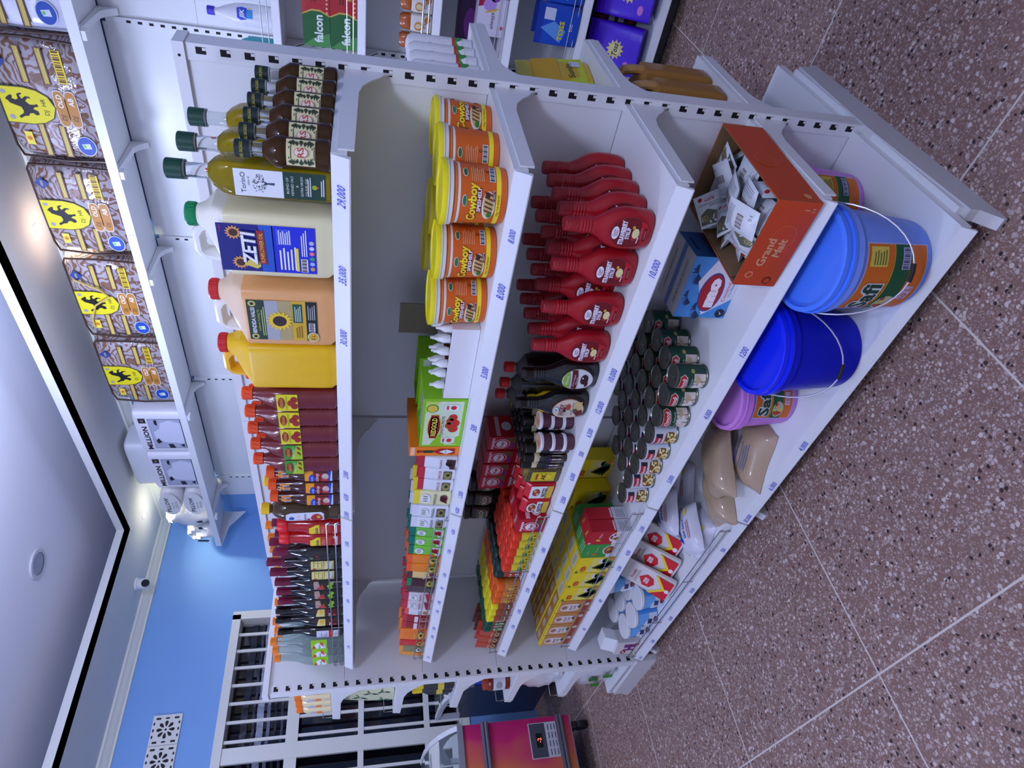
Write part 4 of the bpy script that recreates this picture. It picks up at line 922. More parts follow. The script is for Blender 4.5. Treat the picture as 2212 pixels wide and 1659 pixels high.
def check_mat():
    m = bpy.data.materials.new('check_tin'); m.use_nodes = True; nt = m.node_tree; p = nt.nodes['Principled BSDF']; tc = nt.nodes.new('ShaderNodeTexCoord'); ch = nt.nodes.new('ShaderNodeTexChecker')
    ch.inputs['Color1'].default_value = (*lin((120, 96, 50)), 1); ch.inputs['Color2'].default_value = (*lin((48, 40, 30)), 1); ch.inputs['Scale'].default_value = 240
    nt.links.new(tc.outputs['Object'], ch.inputs['Vector']); nt.links.new(ch.outputs['Color'], p.inputs['Base Color']); p.inputs['Roughness'].default_value = .35; p.inputs['Metallic'].default_value = .3
    return m
CHK = check_mat()
def tin():
    t = thing('seasoning_tin', cat='tin')
    b = B(); b.loft([(0, .034, .022, 6), (.004, .036, .0245, 7), (.108, .036, .0245, 7), (.112, .034, .0225, 6)], CHK, 28); b.build('body', t)
    b = B(); b.loft([(.1115, .0335, .022, 6), (.116, .033, .0215, 6), (.117, .018, .012, 3), (.122, .017, .011, 3)], M((150, 136, 70), .35, metal=.5), 24); b.build('lid', t)
    b = B(); L = Lb(b, flat((0, -.0246, 0))); L.rect(-.024, .018, .024, .098, I(196, 186, 30)); L.ell(0, .058, .017, .028, I(222, 200, 40), 2); L.text('AK', 0, .058, .016, I(90, 50, 20), 3, bold=.03); L.rect(-.014, .076, .014, .084, I(180, 60, 30), 3)
    b.build('label', t); b = B(); L2 = Lb(b, flat((.0361, 0, 0), (0, 1, 0), (0, 0, 1))); L2.rect(-.016, .03, .016, .09, I(196, 196, 30)); L2.lines(-.012, .04, .012, .08, 5, I(120, 110, 20), 2)
    b.build('side_label', t); return t
K = Kind(tin)
for c, x in enumerate((-1.07, -.99)):
    for j, y in enumerate((-.35, -.29, -.23, -.17, -.11, -.055)):
        if c and j < 4: continue
        K.put((x, y, Z3), 'checkered seasoning tin with yellow badge, %s file, %s' % (('left', 'right')[c], FB(j, 6)), 'checkered seasoning tins')
def redpack(v):
    def f():
        t = thing('noodle_pack', cat='pack')
        b = B(); b.loft([(0, .036, .012, 4), (.01, .038, .02, 5), (.085, .038, .019, 5), (.1, .038, .004, 6)], M((196, 30, 40), .3, bump=.2, sc=30), 20); b.build('pack', t)
        b = B(); L = Lb(b, flat((0, -.0205, 0))); L.rect(-.034, .008, .034, .03, I(206, 170, 50)); L.rect(-.034, .028, .034, .05, I(226, 226, 228)); L.text('NUTZZ', 0, .038, .012, I(50, 50, 70), 2, w=.05, bold=.03)
        if v: L.ell(0, .065, .026, .018, I(230, 228, 226), 1)
        else: L.rect(-.034, .05, .034, .085, I(228, 228, 230), 0)
        L.ell(0, .064, .02, .013, I(150, 70, 50), 2); L.ell(.008, .068, .006, .004, I(226, 190, 150), 3); L.ell(-.008, .06, .006, .004, I(226, 190, 150), 3)
        b.build('print', t); return t
    return f
KA = Kind(redpack(0)); KB_ = Kind(redpack(1))
KA.put((-1.158, -.355, Z3), 'red and white nut mix pack beside the checkered tins', 'nut mix packs'); KB_.put((-1.24, -.36, Z3), 'red nut mix pack with white oval, second from the tins', 'nut mix packs')
for j, y in enumerate((-.31, -.265, -.22)):
    KA.put((-1.158, y, Z3), 'red nut mix pack behind the front pack, row %s' % ORD[j + 1], 'nut mix packs'); KB_.put((-1.24, y, Z3), 'red nut mix pack with white oval behind the front one, row %s' % ORD[j + 1], 'nut mix packs')
def popy(L, w, h):
    L.ell(-.002, h * .52, .026, .03, I(230, 230, 232), 1); L.ell(-.002, h * .52, .0235, .0275, I(200, 34, 44), 2); L.ell(-.002, h * .52, .02, .02, I(232, 232, 234), 3); L.text('Popy', -.002, h * .52, .011, I(190, 30, 40), 4, w=.032, bold=.03)
    L.poly([(.0, .004), (w / 2 - .003, .004), (w / 2 - .003, h * .5), (w * .2, h * .3)], I(120, 84, 50), 1); L.rect(-.03, .01, .0, .02, I(90, 60, 140), 2); L.rect(-.03, h - .02, .03, h - .012, I(230, 190, 200), 2)
RB = M((190, 26, 40), .35, var=.05)
popside = lambda L, w, h: (L.rect(-w * .45, h * .6, w * .45, h * .75, I(226, 190, 200)), L.ell(0, h * .35, .02, .018, I(230, 230, 230)))
KP = Kind(lambda: carton('biscuit_box', .085, .07, .10, RB, popy, side=popside, top=lambda L, w, d: L.text('Popy', 0, 0, .02, I(230, 210, 214), 1)))
KP.put((-1.335, -.36, Z3), 'red biscuit box with white round badge at the bay joint')
KP.put((-1.335, -.28, Z3), 'red biscuit box directly behind the front badge box')
KQ = Kind(lambda: carton('biscuit_box', .07, .10, .10, RB, popy, side=popside))
for i in range(3):
    for j in range(2): KQ.put((-1.15 - .078 * i, -.12, Z3 + .102 * j), 'red biscuit box in the rear stack, %s column, %s' % (ORD[i], ('bottom', 'top')[j]), 'rear stack of red biscuit boxes')
KP.put((-1.385, -.13, Z3 + .0), 'red biscuit box at the left of the rear stack, bottom', 'rear stack of red biscuit boxes'); KP.put((-1.385, -.13, Z3 + .102), 'red biscuit box with bright badge on top of the rear stack', 'rear stack of red biscuit boxes')
def blackjar():
    t = thing('paste_jar', cat='jar')
    b = B(); b.lathe([(.036, 0), (.042, .004), (.042, .078), (.036, .086)], M((30, 32, 28), .15, coat=.4, var=.2), 24); L = Lb(b, cyl(.042)); L.rect(-.035, .02, .035, .06, I(120, 110, 90)); L.text('JOKO', 0, .04, .016, I(226, 222, 200), 2, bold=.02); L.rect(.0, .012, .03, .02, I(150, 150, 140), 2); b.build('body', t)
    b = B(); b.lathe([(.041, .085), (.043, .087), (.043, .105), (.041, .107), (0, .107)], M((16, 16, 18), .3), 24); b.build('lid', t); return t
K = Kind(blackjar)
for i, x in enumerate((-1.50, -1.60, -1.70)):
    for j in range(2): K.put((x, -.075, Z3 + .1085 * j), 'black lidded paste jar by the back panel, %s pair, %s' % (ORD[i], ('lower', 'upper')[j]), 'black lidded paste jars')
def shaker(lid, lab, h=.1, r=.0262):
    t = thing('spice_shaker', cat='jar')
    b = B(); b.lathe([(r - .003, 0), (r - .001, .003), (r - .001, h * .66), (r - .003, h * .7)], M(lab[0], .35, var=.12, sc=60), 18); L = Lb(b, cyl(r - .001)); L.rect(-.022, .012, .022, .05, I(*lab[1])); L.ell(0, .036, .014, .009, I(*lab[2]), 2); L.rect(-.018, .016, .018, .022, I(*lab[3]), 2); b.build('body', t)
    b = B(); b.lathe([(r, h * .695), (r + .0008, h * .71), (r + .0008, h * .97), (r - .002, h), (0, h)], M(lid, .4, var=.05), 20); b.build('lid', t); return t
fields = [('red', (236, 62, 36), ((206, 190, 40), (226, 216, 50), (70, 120, 40), (150, 90, 40)), [-1.425, -1.48, -1.536, -1.592, -1.648], .10, (-.37, 6)),
          ('dark green', (20, 62, 56), ((150, 60, 40), (222, 220, 206), (170, 60, 40), (60, 120, 60)), [-1.706, -1.762], .108, (-.335, 6)),
          ('orange', (240, 104, 30), ((190, 120, 50), (224, 150, 60), (226, 190, 60), (120, 60, 30)), [-1.82, -1.876, -1.932], .095, (-.365, 6)),
          ('yellow', (236, 224, 30), ((160, 60, 40), (60, 130, 60), (196, 60, 50), (226, 226, 220)), [-1.99, -2.046, -2.102], .095, (-.365, 6)),
          ('deep green', (16, 84, 60), ((100, 70, 40), (220, 224, 214), (80, 150, 60), (60, 110, 60)), [-2.16, -2.216], .092, (-.36, 6))]
for nm, lc, lab, xs, h, (y0, n) in fields:
    K = Kind(lambda: shaker(lc, lab, h))
    for c, x in enumerate(xs):
        for j in range(n):
            if nm == 'red' and c < 1 and j > 2: continue
            y = y0 + .0545 * j
            if y > -.13 and -1.76 < x < -1.45: continue
            K.put((x, y, Z3), 'spice shaker with %s lid, %s column of its colour, %s in depth' % (nm, ORD[c], FB(j, n)), 'spice shakers with %s lids' % nm)
def spicebag(c1, c2):
    return Kind(lambda: pouch(.062, .10, c1, c2, dk(None, (60, 30, 20), 'MIX', (240, 220, 190), dish=(220, 160, 80)), .016))
KC = spicebag((186, 60, 40), (176, 70, 36)); KD = spicebag((90, 40, 30), (90, 50, 30))
for i, x in enumerate((-2.285, -2.35, -2.415)):
    for j in range(4): (KC if j < 2 else KD).put((x, -.36 + .042 * j, Z3), 'rust coloured spice bag near the end panel, %s file, %s' % (ORD[i], FB(j, 4)), 'rust coloured spice bags')
for i in range(3):
    b = B(); b.lathe([(.02, 0), (.022, .002), (.022, .05), (.02, .052), (.02, .055), (.0225, .056), (.0225, .085), (0, .087)], [M((60, 66, 60), .3)] * 3 + [M((206, 210, 200), .4)] * 4, 18)
    b.build('herb_jar', loc=(-1.86 - .06 * i, -.035, Z3), label='small white capped herb jar at the back panel, %s of three' % ORD[i], cat='jar', group='white capped herb jars')

# ---------------------------------------------------------------- goods: fourth shelf
# open orange carton of sachets
GM = M((196, 66, 22), .4, var=.06, sc=12, coat=.2); KR = M((128, 98, 66), .8, var=.08, sc=20)
t = thing('open_carton', (-.118, -.247, Z4), rz=-.045, label='open orange cardboard carton heaped with small white sachets', cat='carton')
def panel(name, ax, p0, p1, at, h, flip):
    b = B(); e = .004
    if ax == 'x': b.box(p0, p1, at, at + e / 2, 0, h, GM if not flip else KR); b.box(p0, p1, at + e / 2, at + e, 0, h, KR if not flip else GM)
    else: b.box(at, at + e / 2, p0, p1, 0, h, GM if not flip else KR); b.box(at + e / 2, at + e, p0, p1, 0, h, KR if not flip else GM)
    return b
W2, D2, HH = .118, .172, .112
for ax, at, flip in (('x', -D2, 0), ('x', D2 - .004, 1)):
    b = panel('side', ax, -W2, W2, at, HH, flip)
    if at < 0:
        L = Lb(b, flat((0, -D2, 0))); c = I(214, 150, 110)
        L.text('Grand', -.02, .073, .021, c, 1, w=.078, sh=.1, bold=.03); L.text('Malt', -.005, .045, .019, c, 1, w=.05, sh=.15, bold=.03)
        for r in (.034, .0325): L.ell(.022, .05, r, r * .9, I(206, 110, 70) if r > .033 else GM, .3 if r > .033 else .6, 18)
        L.text('1', .098, .03, .012, c, 1, bold=.04); L.text('24', .098, .014, .010, c, 1); L.ell(-.1, .03, .011, .011, I(110, 40, 20), 1); L.ell(-.1, .03, .007, .007, GM, 2); L.ell(-.085, .085, .010, .010, c, 1); L.ell(-.085, .085, .007, .007, GM, 2)
    b.build('side_wall', t, ang=0)
for at, flip in ((-W2, 0), (W2 - .004, 1)):
    b = panel('side', 'y', -D2 + .004, D2 - .004, at, HH, flip)
    if at > 0: 
        L = Lb(b, flat((W2, 0, 0), (0, 1, 0), (0, 0, 1))); L.ell(.0, .07, .03, .028, I(206, 110, 60)); L.ell(0, .07, .0275, .0255, GM, 2); L.ell(-.15, .03, .01, .01, I(214, 140, 90))
    b.build('side_wall', t, ang=0)
b = B(); b.box(-W2 + .004, W2 - .004, -D2 + .004, D2 - .004, 0, .003, KR); b.build('base', t, ang=0)
for sx, a in ((-1, 1.15),):
    b = B(); e = Vector((sx * .055 * math.cos(a), 0, -.055 * math.sin(a))); b.obox((-W2 + .006, -.15, HH - .002), (.002, 0, 0), (0, .30, 0), (.012, 0, -.07), KR); b.build('flap', t, ang=0)
def sachet(v):
    def f():
        w = .039; h = .087
        b = B(); m = M((214, 218, 222), .3, bump=.25, sc=25, var=.05)
        th = lambda u, q: .0125 * (1 - abs(2 * u - 1) ** 2.5) * (1 - abs(2 * q - 1) ** 3) + .0006
        for sg in (1, -1): b.grid(lambda u, q: Vector(((u - .5) * 2 * w, -th(u, q), q * h - h / 2)), 10, 10, m) if sg > 0 else b.grid(lambda u, q: Vector(((.5 - u) * 2 * w, th(u, q), q * h - h / 2)), 10, 10, m)
        L = Lb(b, lambda s, z, l: Vector((s, -th(s / 2 / w + .5, z / h + .5) - l * .5 - .0002, z)), step=.008)
        g1, g2 = I(96, 98, 78), I(120, 108, 84)
        L.poly([(-.036, -.036), (.004, -.04), (.014, -.012), (-.008, .0), (-.03, -.01)], g1, 0); L.poly([(.0, -.03), (.03, -.036), (.034, -.016), (.012, -.01)], g2, 1); L.ell(-.02, -.022, .009, .008, I(150, 134, 90), 1)
        L.text('cafe', .004, .026, .012, I(196, 60, 56), 1, sh=.25); L.rect(-.03, .012, .03, .014, I(150, 150, 156), 0); L.ell(-.022, .03, .006, .006, I(180, 40, 44), 0); L.lines(-.002, .004, .034, .011, 2, I(140, 140, 146), 0)
        L2 = Lb(b, lambda s, z, l: Vector((-s, th(.5 - s / 2 / w, z / h + .5) + l * .5 + .0002, z)), step=.008); L2.bars(-.02, -.012, .02, .014, I(110, 96, 96), l=0); L2.text('3 G', -.02, .028, .007, I(50, 50, 50), 0); L2.lines(-.028, -.036, .03, -.018, 4, I(150, 150, 160), 0, .35)
        return tag(b.build('sachet'), cat='sachet')
    return f
KS_ = Kind(sachet(0))
SIM = [(-0.0352,0.0343,0.0178,-1.527,0.019,0.331),(-0.0617,-0.1207,0.0387,-1.549,0.949,0.990),(-0.0103,-0.0469,0.0202,1.633,0.251,-0.066),(-0.0465,0.0461,0.0500,1.522,0.489,1.398),(0.0143,-0.1250,0.0294,1.206,-0.198,-1.442),(-0.0951,0.1229,0.0451,1.546,-1.595,-0.280),(-0.0777,-0.0331,0.0264,-1.571,-0.545,-0.000),(0.0680,0.0367,0.0451,-1.571,-1.643,1.291),(0.0542,-0.0599,0.0227,1.882,-0.035,2.153),(-0.0107,-0.0962,0.0570,1.569,0.317,1.030),(0.0598,0.0891,0.0292,-1.571,-0.628,-1.853),(-0.0224,0.1134,0.0313,-1.258,-0.313,-2.182),(0.0294,-0.0189,0.0409,1.374,-0.354,-1.242),(-0.0298,0.1496,0.0524,-1.372,-1.218,-1.774),(-0.0687,-0.0654,0.0665,1.834,-0.419,-1.571),(-0.0675,-0.0180,0.0758,-1.706,-0.570,-1.575),(0.0652,0.1228,0.0468,-0.542,3.074,-0.789),(-0.0858,0.0785,0.0805,-0.119,3.065,0.933),(0.0657,-0.1075,0.0448,2.252,0.301,0.915),(0.0442,-0.1167,0.0913,-1.616,-2.810,0.131),(0.0285,-0.0269,0.0732,1.756,0.058,1.840),(0.0972,-0.0924,0.0701,-0.187,0.142,1.615),(0.0607,-0.0889,0.1226,1.749,-0.102,-1.547),(-0.0158,0.0834,0.0692,-1.473,3.074,-0.091),(-0.0278,-0.1161,0.1057,-1.895,-0.455,1.376),(0.0474,0.0935,0.1006,-1.781,-0.122,1.215),(0.0724,-0.0004,0.0950,-1.622,3.087,-0.003),(-0.0557,0.0580,0.1089,-1.293,0.729,-0.360),(-0.0275,-0.0169,0.1042,-1.698,0.212,-0.542),(0.0333,0.0502,0.1161,1.180,0.055,2.289),(0.0340,-0.1253,0.1420,2.010,-0.230,0.000),(0.0409,-0.0304,0.1284,1.828,-0.175,-1.730)]
CM = Matrix.Translation((-.118, -.247, Z4)) @ Matrix.Rotation(-.045, 4, 'Z')
from mathutils import Euler
for x, y, z, a, b_, c in SIM:
    o = KS_.put((0, 0, 0), 'small white sachet lying in the heap of the orange carton', 'white sachets in the orange carton')
    mm = CM @ (Matrix.Translation((x, y, z)) @ Euler((a, b_, c)).to_matrix().to_4x4()); o.location = mm.translation; o.rotation_euler = mm.to_euler()
# coconut cream carton
def mo_front(L, w, h):
    bl = I(70, 140, 206)
    L.rect(-w / 2, 0, w / 2, h, bl, 0); wh = I(216, 216, 228)
    L.poly([(-.03, 0), (w / 2, 0), (w / 2, h * .55), (.02, h * .78), (-.085, h * .68 - .03)], wh, 1); L.poly([(-.05, h * .62), (.0, h * .70), (.0, h * .4)], wh, 1)
    for cx, cz, n, sc_ in ((.045, h * .84, 9, .034), (-.07, h * .62, 9, .03), (-.03, h * .88, 7, .026)):
        for k in range(n):
            a = PI * .1 + k * PI * 1.1 / n + .4; L.poly([(cx, cz), (cx + sc_ * math.cos(a) - .004, cz + sc_ * math.sin(a) * .6), (cx + sc_ * math.cos(a) + .004, cz + sc_ * math.sin(a) * .6 - .008)], I(34, 56, 96), .5)
    cx, cz = -.012, h * .46
    L.ell(cx, cz, .062, .034, I(40, 70, 140), 2, 18); L.ell(cx, cz, .058, .031, I(170, 26, 40), 3, 18); L.text('mo', cx, cz, .030, I(240, 232, 236), 4, w=.094, bold=.09)
    L.text('Coconut Cream', .018, h * .17, .011, I(190, 40, 70), 2, w=.115); L.text('Tui Maziwa la Nazi', .022, h * .085, .006, I(60, 60, 130), 2, w=.09)
    L.ell(-.078, h * .12, .014, .014, I(20, 30, 50), 2); L.poly([(-.084, h * .12), (-.079, h * .09), (-.07, h * .16), (-.079, h * .115)], wh, 3); L.text('HALAL', -.078, h * .015, .005, I(40, 50, 80), 2)
def mo_side(L, d, h):
    L.rect(-d / 2, 0, d / 2, h, I(36, 84, 140), 0); L.ell(0, h * .45, .045, .026, I(130, 24, 50), 1, 16); L.text('mo', 0, h * .45, .023, I(206, 206, 220), 2, w=.068, bold=.09); L.rect(-.03, h * .85, .03, h * .9, I(20, 40, 80), 1)
def mo_top(L, w, d):
    L.rect(-w / 2, -d / 2, w / 2, d / 2, I(188, 186, 186), 0); L.rect(-w / 2, -.01, w / 2, .012, I(90, 120, 170), 1); L.text('KEEP IN A COOL DRY PLACE', 0, -.035, .008, I(60, 60, 70), 1, w=.13); L.text('HANDLE WITH CARE', 0, .04, .008, I(60, 60, 70), 1, w=.12)
carton('cream_carton', .19, .13, .152, M((70, 140, 206), .45), mo_front, top=mo_top, side=mo_side, loc=(-.356, -.222, Z4), rz=.07, label='blue and white coconut cream carton with red oval logo')
STEEL = M((120, 122, 112), .3, metal=.8, var=.05)
def can(r, h, lab):
    t = thing('food_can', cat='can')
    b = B(); b.lathe([(r - .002, 0), (r, .0015), (r, .004), (r - .0015, .006), (r - .0015, h - .006), (r, h - .004), (r, h - .001), (r - .002, h), (r - .004, h - .003), (0, h - .0032)], STEEL, 28)
    L = Lb(b, flat((0, 0, h - .0032), (1, 0, 0), (0, 1, 0))); L.ell(0, -.012, .007, .012, M((160, 160, 156), .25, metal=.9)); L.ell(0, -.015, .0035, .006, STEEL, 2); b.build('body', t)
    b = B(); lab(Lb(b, cyl(r - .0013), base=1), r, h); b.build('label', t); return t
def mush(L, r, h):
    R_ = PI * r; L.rect(-R_, .007, R_, h - .007, I(22, 66, 48), 0); c = -.006
    for cc in (c, c + R_):
        if cc > R_ * .9: cc = c - R_
        L.rect(cc - .036, .009, cc + .036, h * .46, I(214, 200, 186), 1)
        rq = random.Random(2)
        for q in range(9): L.ell(cc + rq.uniform(-.028, .028), rq.uniform(.016, h * .4), rq.uniform(.007, .012), rq.uniform(.005, .008), I(*rq.choice([(226, 212, 200), (200, 180, 158), (190, 164, 130), (222, 214, 210)])), 2 + q * .2)
        L.poly([(cc - .036, h * .46), (cc - .036, h * .36), (cc - .016, h * .46)], I(22, 66, 48), 4); L.text('Mushrooms', cc + .004, h * .53, .007, I(170, 220, 200), 2, w=.034, sh=.2)
        L.poly([(cc - .032, h * .62), (cc + .024, h * .66), (cc + .034, h * .76), (cc + .026, h * .9), (cc - .032, h * .9)], I(220, 206, 190), 1); L.poly([(cc - .031, h * .65), (cc + .022, h * .685), (cc + .031, h * .77), (cc + .024, h * .885), (cc - .031, h * .885)], I(186, 26, 36), 2); L.text('Khmodi', cc - .003, h * .77, .014, I(240, 230, 230), 3, w=.048, sh=.2, bold=.02)
        L.ell(cc + .044, h * .5, .007, .006, I(170, 150, 90), 2)
KM = Kind(lambda: can(.0365, .10, mush))
for c, (x, ys) in enumerate(((-.634, (-.336, -.258, -.18, -.09)), (-.714, (-.335, -.26, -.185, -.11)), (-.794, (-.35, -.2735, -.197, -.1205, -.044)))):
    for j, y in enumerate(ys): KM.put((x, y, Z4), 'green mushroom can with red logo, %s column from the blue carton, %s' % (ORD[c], FB(j, len(ys))), 'green mushroom cans', rz=(.0, -.75, -1.05)[c] if 0 else (.08, .12, .7)[c] + .1 * (j % 3))
def bean(L, r, h):
    R_ = PI * r; L.rect(-R_, .007, R_, h - .007, I(214, 216, 224), 0)
    for cc in (-.002, -.002 + R_):
        if cc > R_ * .9: cc = cc - 2 * R_ if cc - 2 * R_ > -R_ else cc
        L.rect(cc - .024, h * .60, cc + .02, h * .86, I(40, 40, 60), 1); L.rect(cc - .024, h * .62, cc + .008, h * .86, I(190, 30, 44), 2); L.text('Beans', cc - .007, h * .74, .011, I(236, 226, 230), 3, w=.026, bold=.02)
        L.ell(cc, h * .3, .026, h * .22, I(120, 80, 30), 1, 12, p=3); rq = random.Random(8)
        for q in range(26): L.ell(cc + rq.uniform(-.021, .021), h * .3 + rq.uniform(-.016, .015), .0045, .0032, I(*rq.choice([(236, 214, 150), (222, 190, 110), (246, 230, 180)])), 2 + .05 * q, 5)
    L.lines(.035, .014, .062, h - .014, 9, I(120, 110, 150), 1, .35); L.lines(-.062, .014, -.035, h - .014, 9, I(120, 110, 150), 1, .35)
KBN = Kind(lambda: can(.0365, .0905, bean))
for c, (x, y0, n) in enumerate(((-.887, -.338, 5), (-.968, -.34, 5), (-1.048, -.342, 4), (-1.125, -.344, 3), (-1.202, -.352, 1))):
    for j in range(n): KBN.put((x - .003 * j, y0 - .003 + .0755 * j, Z4), 'white bean can with red label, %s column from the mushroom cans, %s' % (ORD[c], FB(j, n) if n > 1 else 'standing alone'), 'white bean cans', rz=(.2, .25, .55, .75, .5)[c] + .06 * j)
# seasoning cube boxes
def ybox_front(L, w, h):
    L.rect(-w / 2, 0, w / 2, h, I(236, 210, 30), 0); L.rect(-w / 2 + .004, h * .06, w / 2 - .004, h * .62, I(230, 218, 100), 1)
    L.ell(-.028, h * .78, .02, .011, I(206, 80, 24), 2, p=3); L.text('Royco', -.028, h * .78, .008, I(246, 200, 90), 3, w=.03); L.ell(-.05, h * .93, .008, .006, I(70, 120, 50), 2); L.rect(-.05, h * .56, .0, h * .64, I(206, 206, 150), 2)
    for k in range(4): L.poly([(.0 + .008 * k, h * .04), (-.05 + .006 * k, h * (.2 + .08 * k)), (-.02, h * (.26 + .1 * k)), (.014 + .006 * k, h * .18)], I(54, 70, 30), 2)
    L.ell(.034, h * .22, .02, .02, I(40, 100, 50), 3); L.ell(.03, h * .36, .018, .013, I(226, 216, 206), 3); L.ell(.046, h * .14, .013, .016, I(206, 150, 70), 4)
def ybox_top(L, w, d):
    L.rect(-w / 2, -d / 2, w / 2, d / 2, I(226, 200, 40), 0); L.ell(0, 0, w * .42, d * .3, I(200, 196, 176), 1, p=4); L.lines(-w * .3, -.01, w * .3, .012, 3, I(150, 140, 110), 2)
KY = Kind(lambda: carton('seasoning_box', .118, .062, .152, M((236, 210, 30), .4), ybox_front, top=ybox_top))
def tbox_front(L, w, h):
    L.rect(-w / 2, 0, w / 2, h, I(206, 150, 84), 0); L.rect(-w / 2, 0, w / 2, h * .2, I(176, 74, 40), 1); L.rect(-w / 2, h * .94, w / 2, h, I(230, 216, 40), 1); L.rect(w * .2, h * .2, w / 2, h * .94, I(196, 134, 70), 1)
    L.ell(-.008, h * .58, .034, h * .3, I(222, 210, 206), 2, 14, p=3); L.ell(-.008, h * .76, .017, .013, I(170, 110, 90), 3); L.text('BEEF', -.008, h * .56, .010, I(120, 60, 60), 3, w=.04); L.text('CUBES', -.008, h * .45, .008, I(90, 60, 50), 3, w=.04); L.poly([(-.02, h * .3), (.0, h * .38), (.02, h * .32), (.0, h * .28)], I(60, 80, 50), 3); L.ell(.02, h * .12, .014, .011, I(220, 206, 196), 3)
def tbox_top(L, w, d):
    L.rect(-w / 2, -d / 2, w / 2, d / 2, I(176, 120, 60), 0); L.rect(-w / 2, -d / 2, w / 2, -d / 2 + .012, I(230, 216, 40), 1); L.ell(0, .008, .03, .014, I(190, 170, 140), 1, p=4)
KT = Kind(lambda: carton('seasoning_box', .112, .062, .150, M((190, 130, 66), .4), tbox_front, top=tbox_top))
for c, x in enumerate((-1.645, -1.766, -1.887)):
    for j in range(5): KY.put((x, -.362 + .0635 * j, Z4), 'yellow seasoning cube box with green pepper picture, %s file from the right, %s' % (ORD[c], FB(j, 5)), 'yellow seasoning boxes')
for c, x in enumerate((-2.006, -2.121, -2.236, -2.351)):
    for j in range(5): KT.put((x, -.362 + .0635 * j, Z4), 'tan seasoning cube box with pale oval, %s file from the yellow boxes, %s' % (ORD[c], FB(j, 5)), 'tan seasoning boxes')
for i, (x, y, z) in enumerate(((-1.52, -.135, 0), (-1.40, -.07, 0), (-1.52, -.07, 0))): KY.put((x, y, Z4 + z), 'yellow seasoning box standing behind the red box, %s' % ('front one', 'right one', 'rear one')[i], 'yellow seasoning boxes behind the red box')
def gbox_front(L, w, h):
    L.rect(-w / 2, 0, w / 2, h * .36, I(224, 224, 226), 0); L.ell(.006, h * .34, .033, .026, I(226, 224, 222), 1); L.ell(.006, h * .34, .028, .021, I(150, 84, 50), 2); L.ell(.012, h * .37, .01, .008, I(206, 150, 50), 3); L.ell(-.004, h * .3, .008, .006, I(90, 50, 30), 3); L.poly([(-.03, h * .62), (-.016, h * .7), (-.022, h * .8), (-.032, h * .72)], I(226, 110, 40), 1); L.text('Masala', .012, h * .68, .006, I(190, 220, 180), 1, w=.04, sh=.2); L.text('Classic', -.012, h * .9, .006, I(196, 224, 190), 1)
KG = Kind(lambda: carton('soup_box', .096, .06, .148, M((60, 150, 64), .4), gbox_front, top=lambda L, w, d: L.lines(-w * .4, -d * .3, w * .4, d * .3, 3, I(150, 200, 150))))
for j, y in enumerate((-.365, -.303, -.241)): KG.put((-1.532, y, Z4), 'green soup box with bowl picture, %s of three' % ('front', 'middle', 'rear')[j], 'green soup boxes')
def rbox_front(L, w, h):
    L.rect(-w / 2, 0, w / 2, h * .36, I(224, 224, 228), 0); L.ell(.004, h * .36, .03, .02, I(226, 222, 220), 1)
    rq = random.Random(3)
    for q in range(8): L.ell(.004 + rq.uniform(-.02, .02), h * .36 + rq.uniform(-.012, .016), .007, .005, I(*rq.choice([(170, 100, 50), (206, 150, 90), (120, 60, 30)])), 2 + q * .1)
    L.poly([(-.022, h * .66), (-.008, h * .72), (-.01, h * .8), (-.02, h * .78)], I(226, 190, 60), 1); L.text('Pilau', .016, h * .72, .009, I(240, 210, 206), 1, w=.03, sh=.2); L.ell(-.035, h * .93, .006, .006, I(226, 190, 190), 1)
KR_ = Kind(lambda: carton('soup_box', .088, .052, .158, M((186, 30, 42), .4), rbox_front, side=lambda L, d, h: (L.rect(-d / 2, 0, d / 2, h * .36, I(206, 208, 216), 0), L.lines(-d * .4, h * .06, d * .4, h * .3, 6, I(150, 150, 160), 1), L.rect(-d * .4, h * .38, d * .4, h * .42, I(230, 200, 210), 1)), top=lambda L, w, d: L.text('Pilau', 0, 0, .014, I(240, 200, 90), 1)))
for j, y in enumerate((-.37, -.315)): KR_.put((-1.436, y, Z4), 'red soup box with rice picture, %s of two' % ('front', 'rear')[j], 'red soup boxes')

# ---------------------------------------------------------------- goods: bottom shelf
def bucket(rb, rt, h, col, lidcol, lab=None, bail=True, tr=0, a0=0):
    t = thing('plastic_bucket', cat='bucket'); m = M(col, .3, trans=tr, ior=1.15, var=.03) ; lm = M(lidcol, .32, var=.03)
    R = lambda z: rb + (rt - rb) * z / h; hb = h * .80
    b = B(); b.lathe([(rb - .012, 0), (rb - .003, .003), (rb, .012), (R(hb), hb), (R(hb) + .008, hb + .002), (R(hb) + .008, hb + .02), (R(h) + .001, hb + .021)], m, 48); b.build('body', t)
    b = B(); rl = R(h)
    b.lathe([(rl + .004, hb + .0215), (rl + .007, hb + .022), (rl + .007, h * .915), (rl + .002, h * .918), (rl + .002, h * .94), (rl + .004, h * .945), (rl + .004, h * .99), (rl, h), (rl - .008, h), (rl - .011, h - .010), (0, h - .011)], lm, 48); b.build('lid', t)
    if lab:
        b = B(); lab(Lb(b, cyl(R, 0, a0), base=2), R, h); b.build('label', t)
    if bail:
        b = B(); zz = hb + .008; rr_ = R(hb) + .01; n = 20; pts = []
        for i in range(n + 1):
            a = PI * i / n; dr = .115 * math.sin(a) ** .8
            yy = -math.sin(a) * (rr_ + .012 + .015 * math.sin(a)); pts.append((-rr_ * math.cos(a) * (1.0), yy, zz - dr))
        b.tube(pts, .0022, M((190, 190, 196), .3, metal=.6), 6); bl = b.build('bail_wire', t); bl.rotation_euler[2] = .45
        g = B(); g.tube(pts[9:12], .005, M((24, 24, 30), .5), 8); go = g.build('grip', bl)
    return t
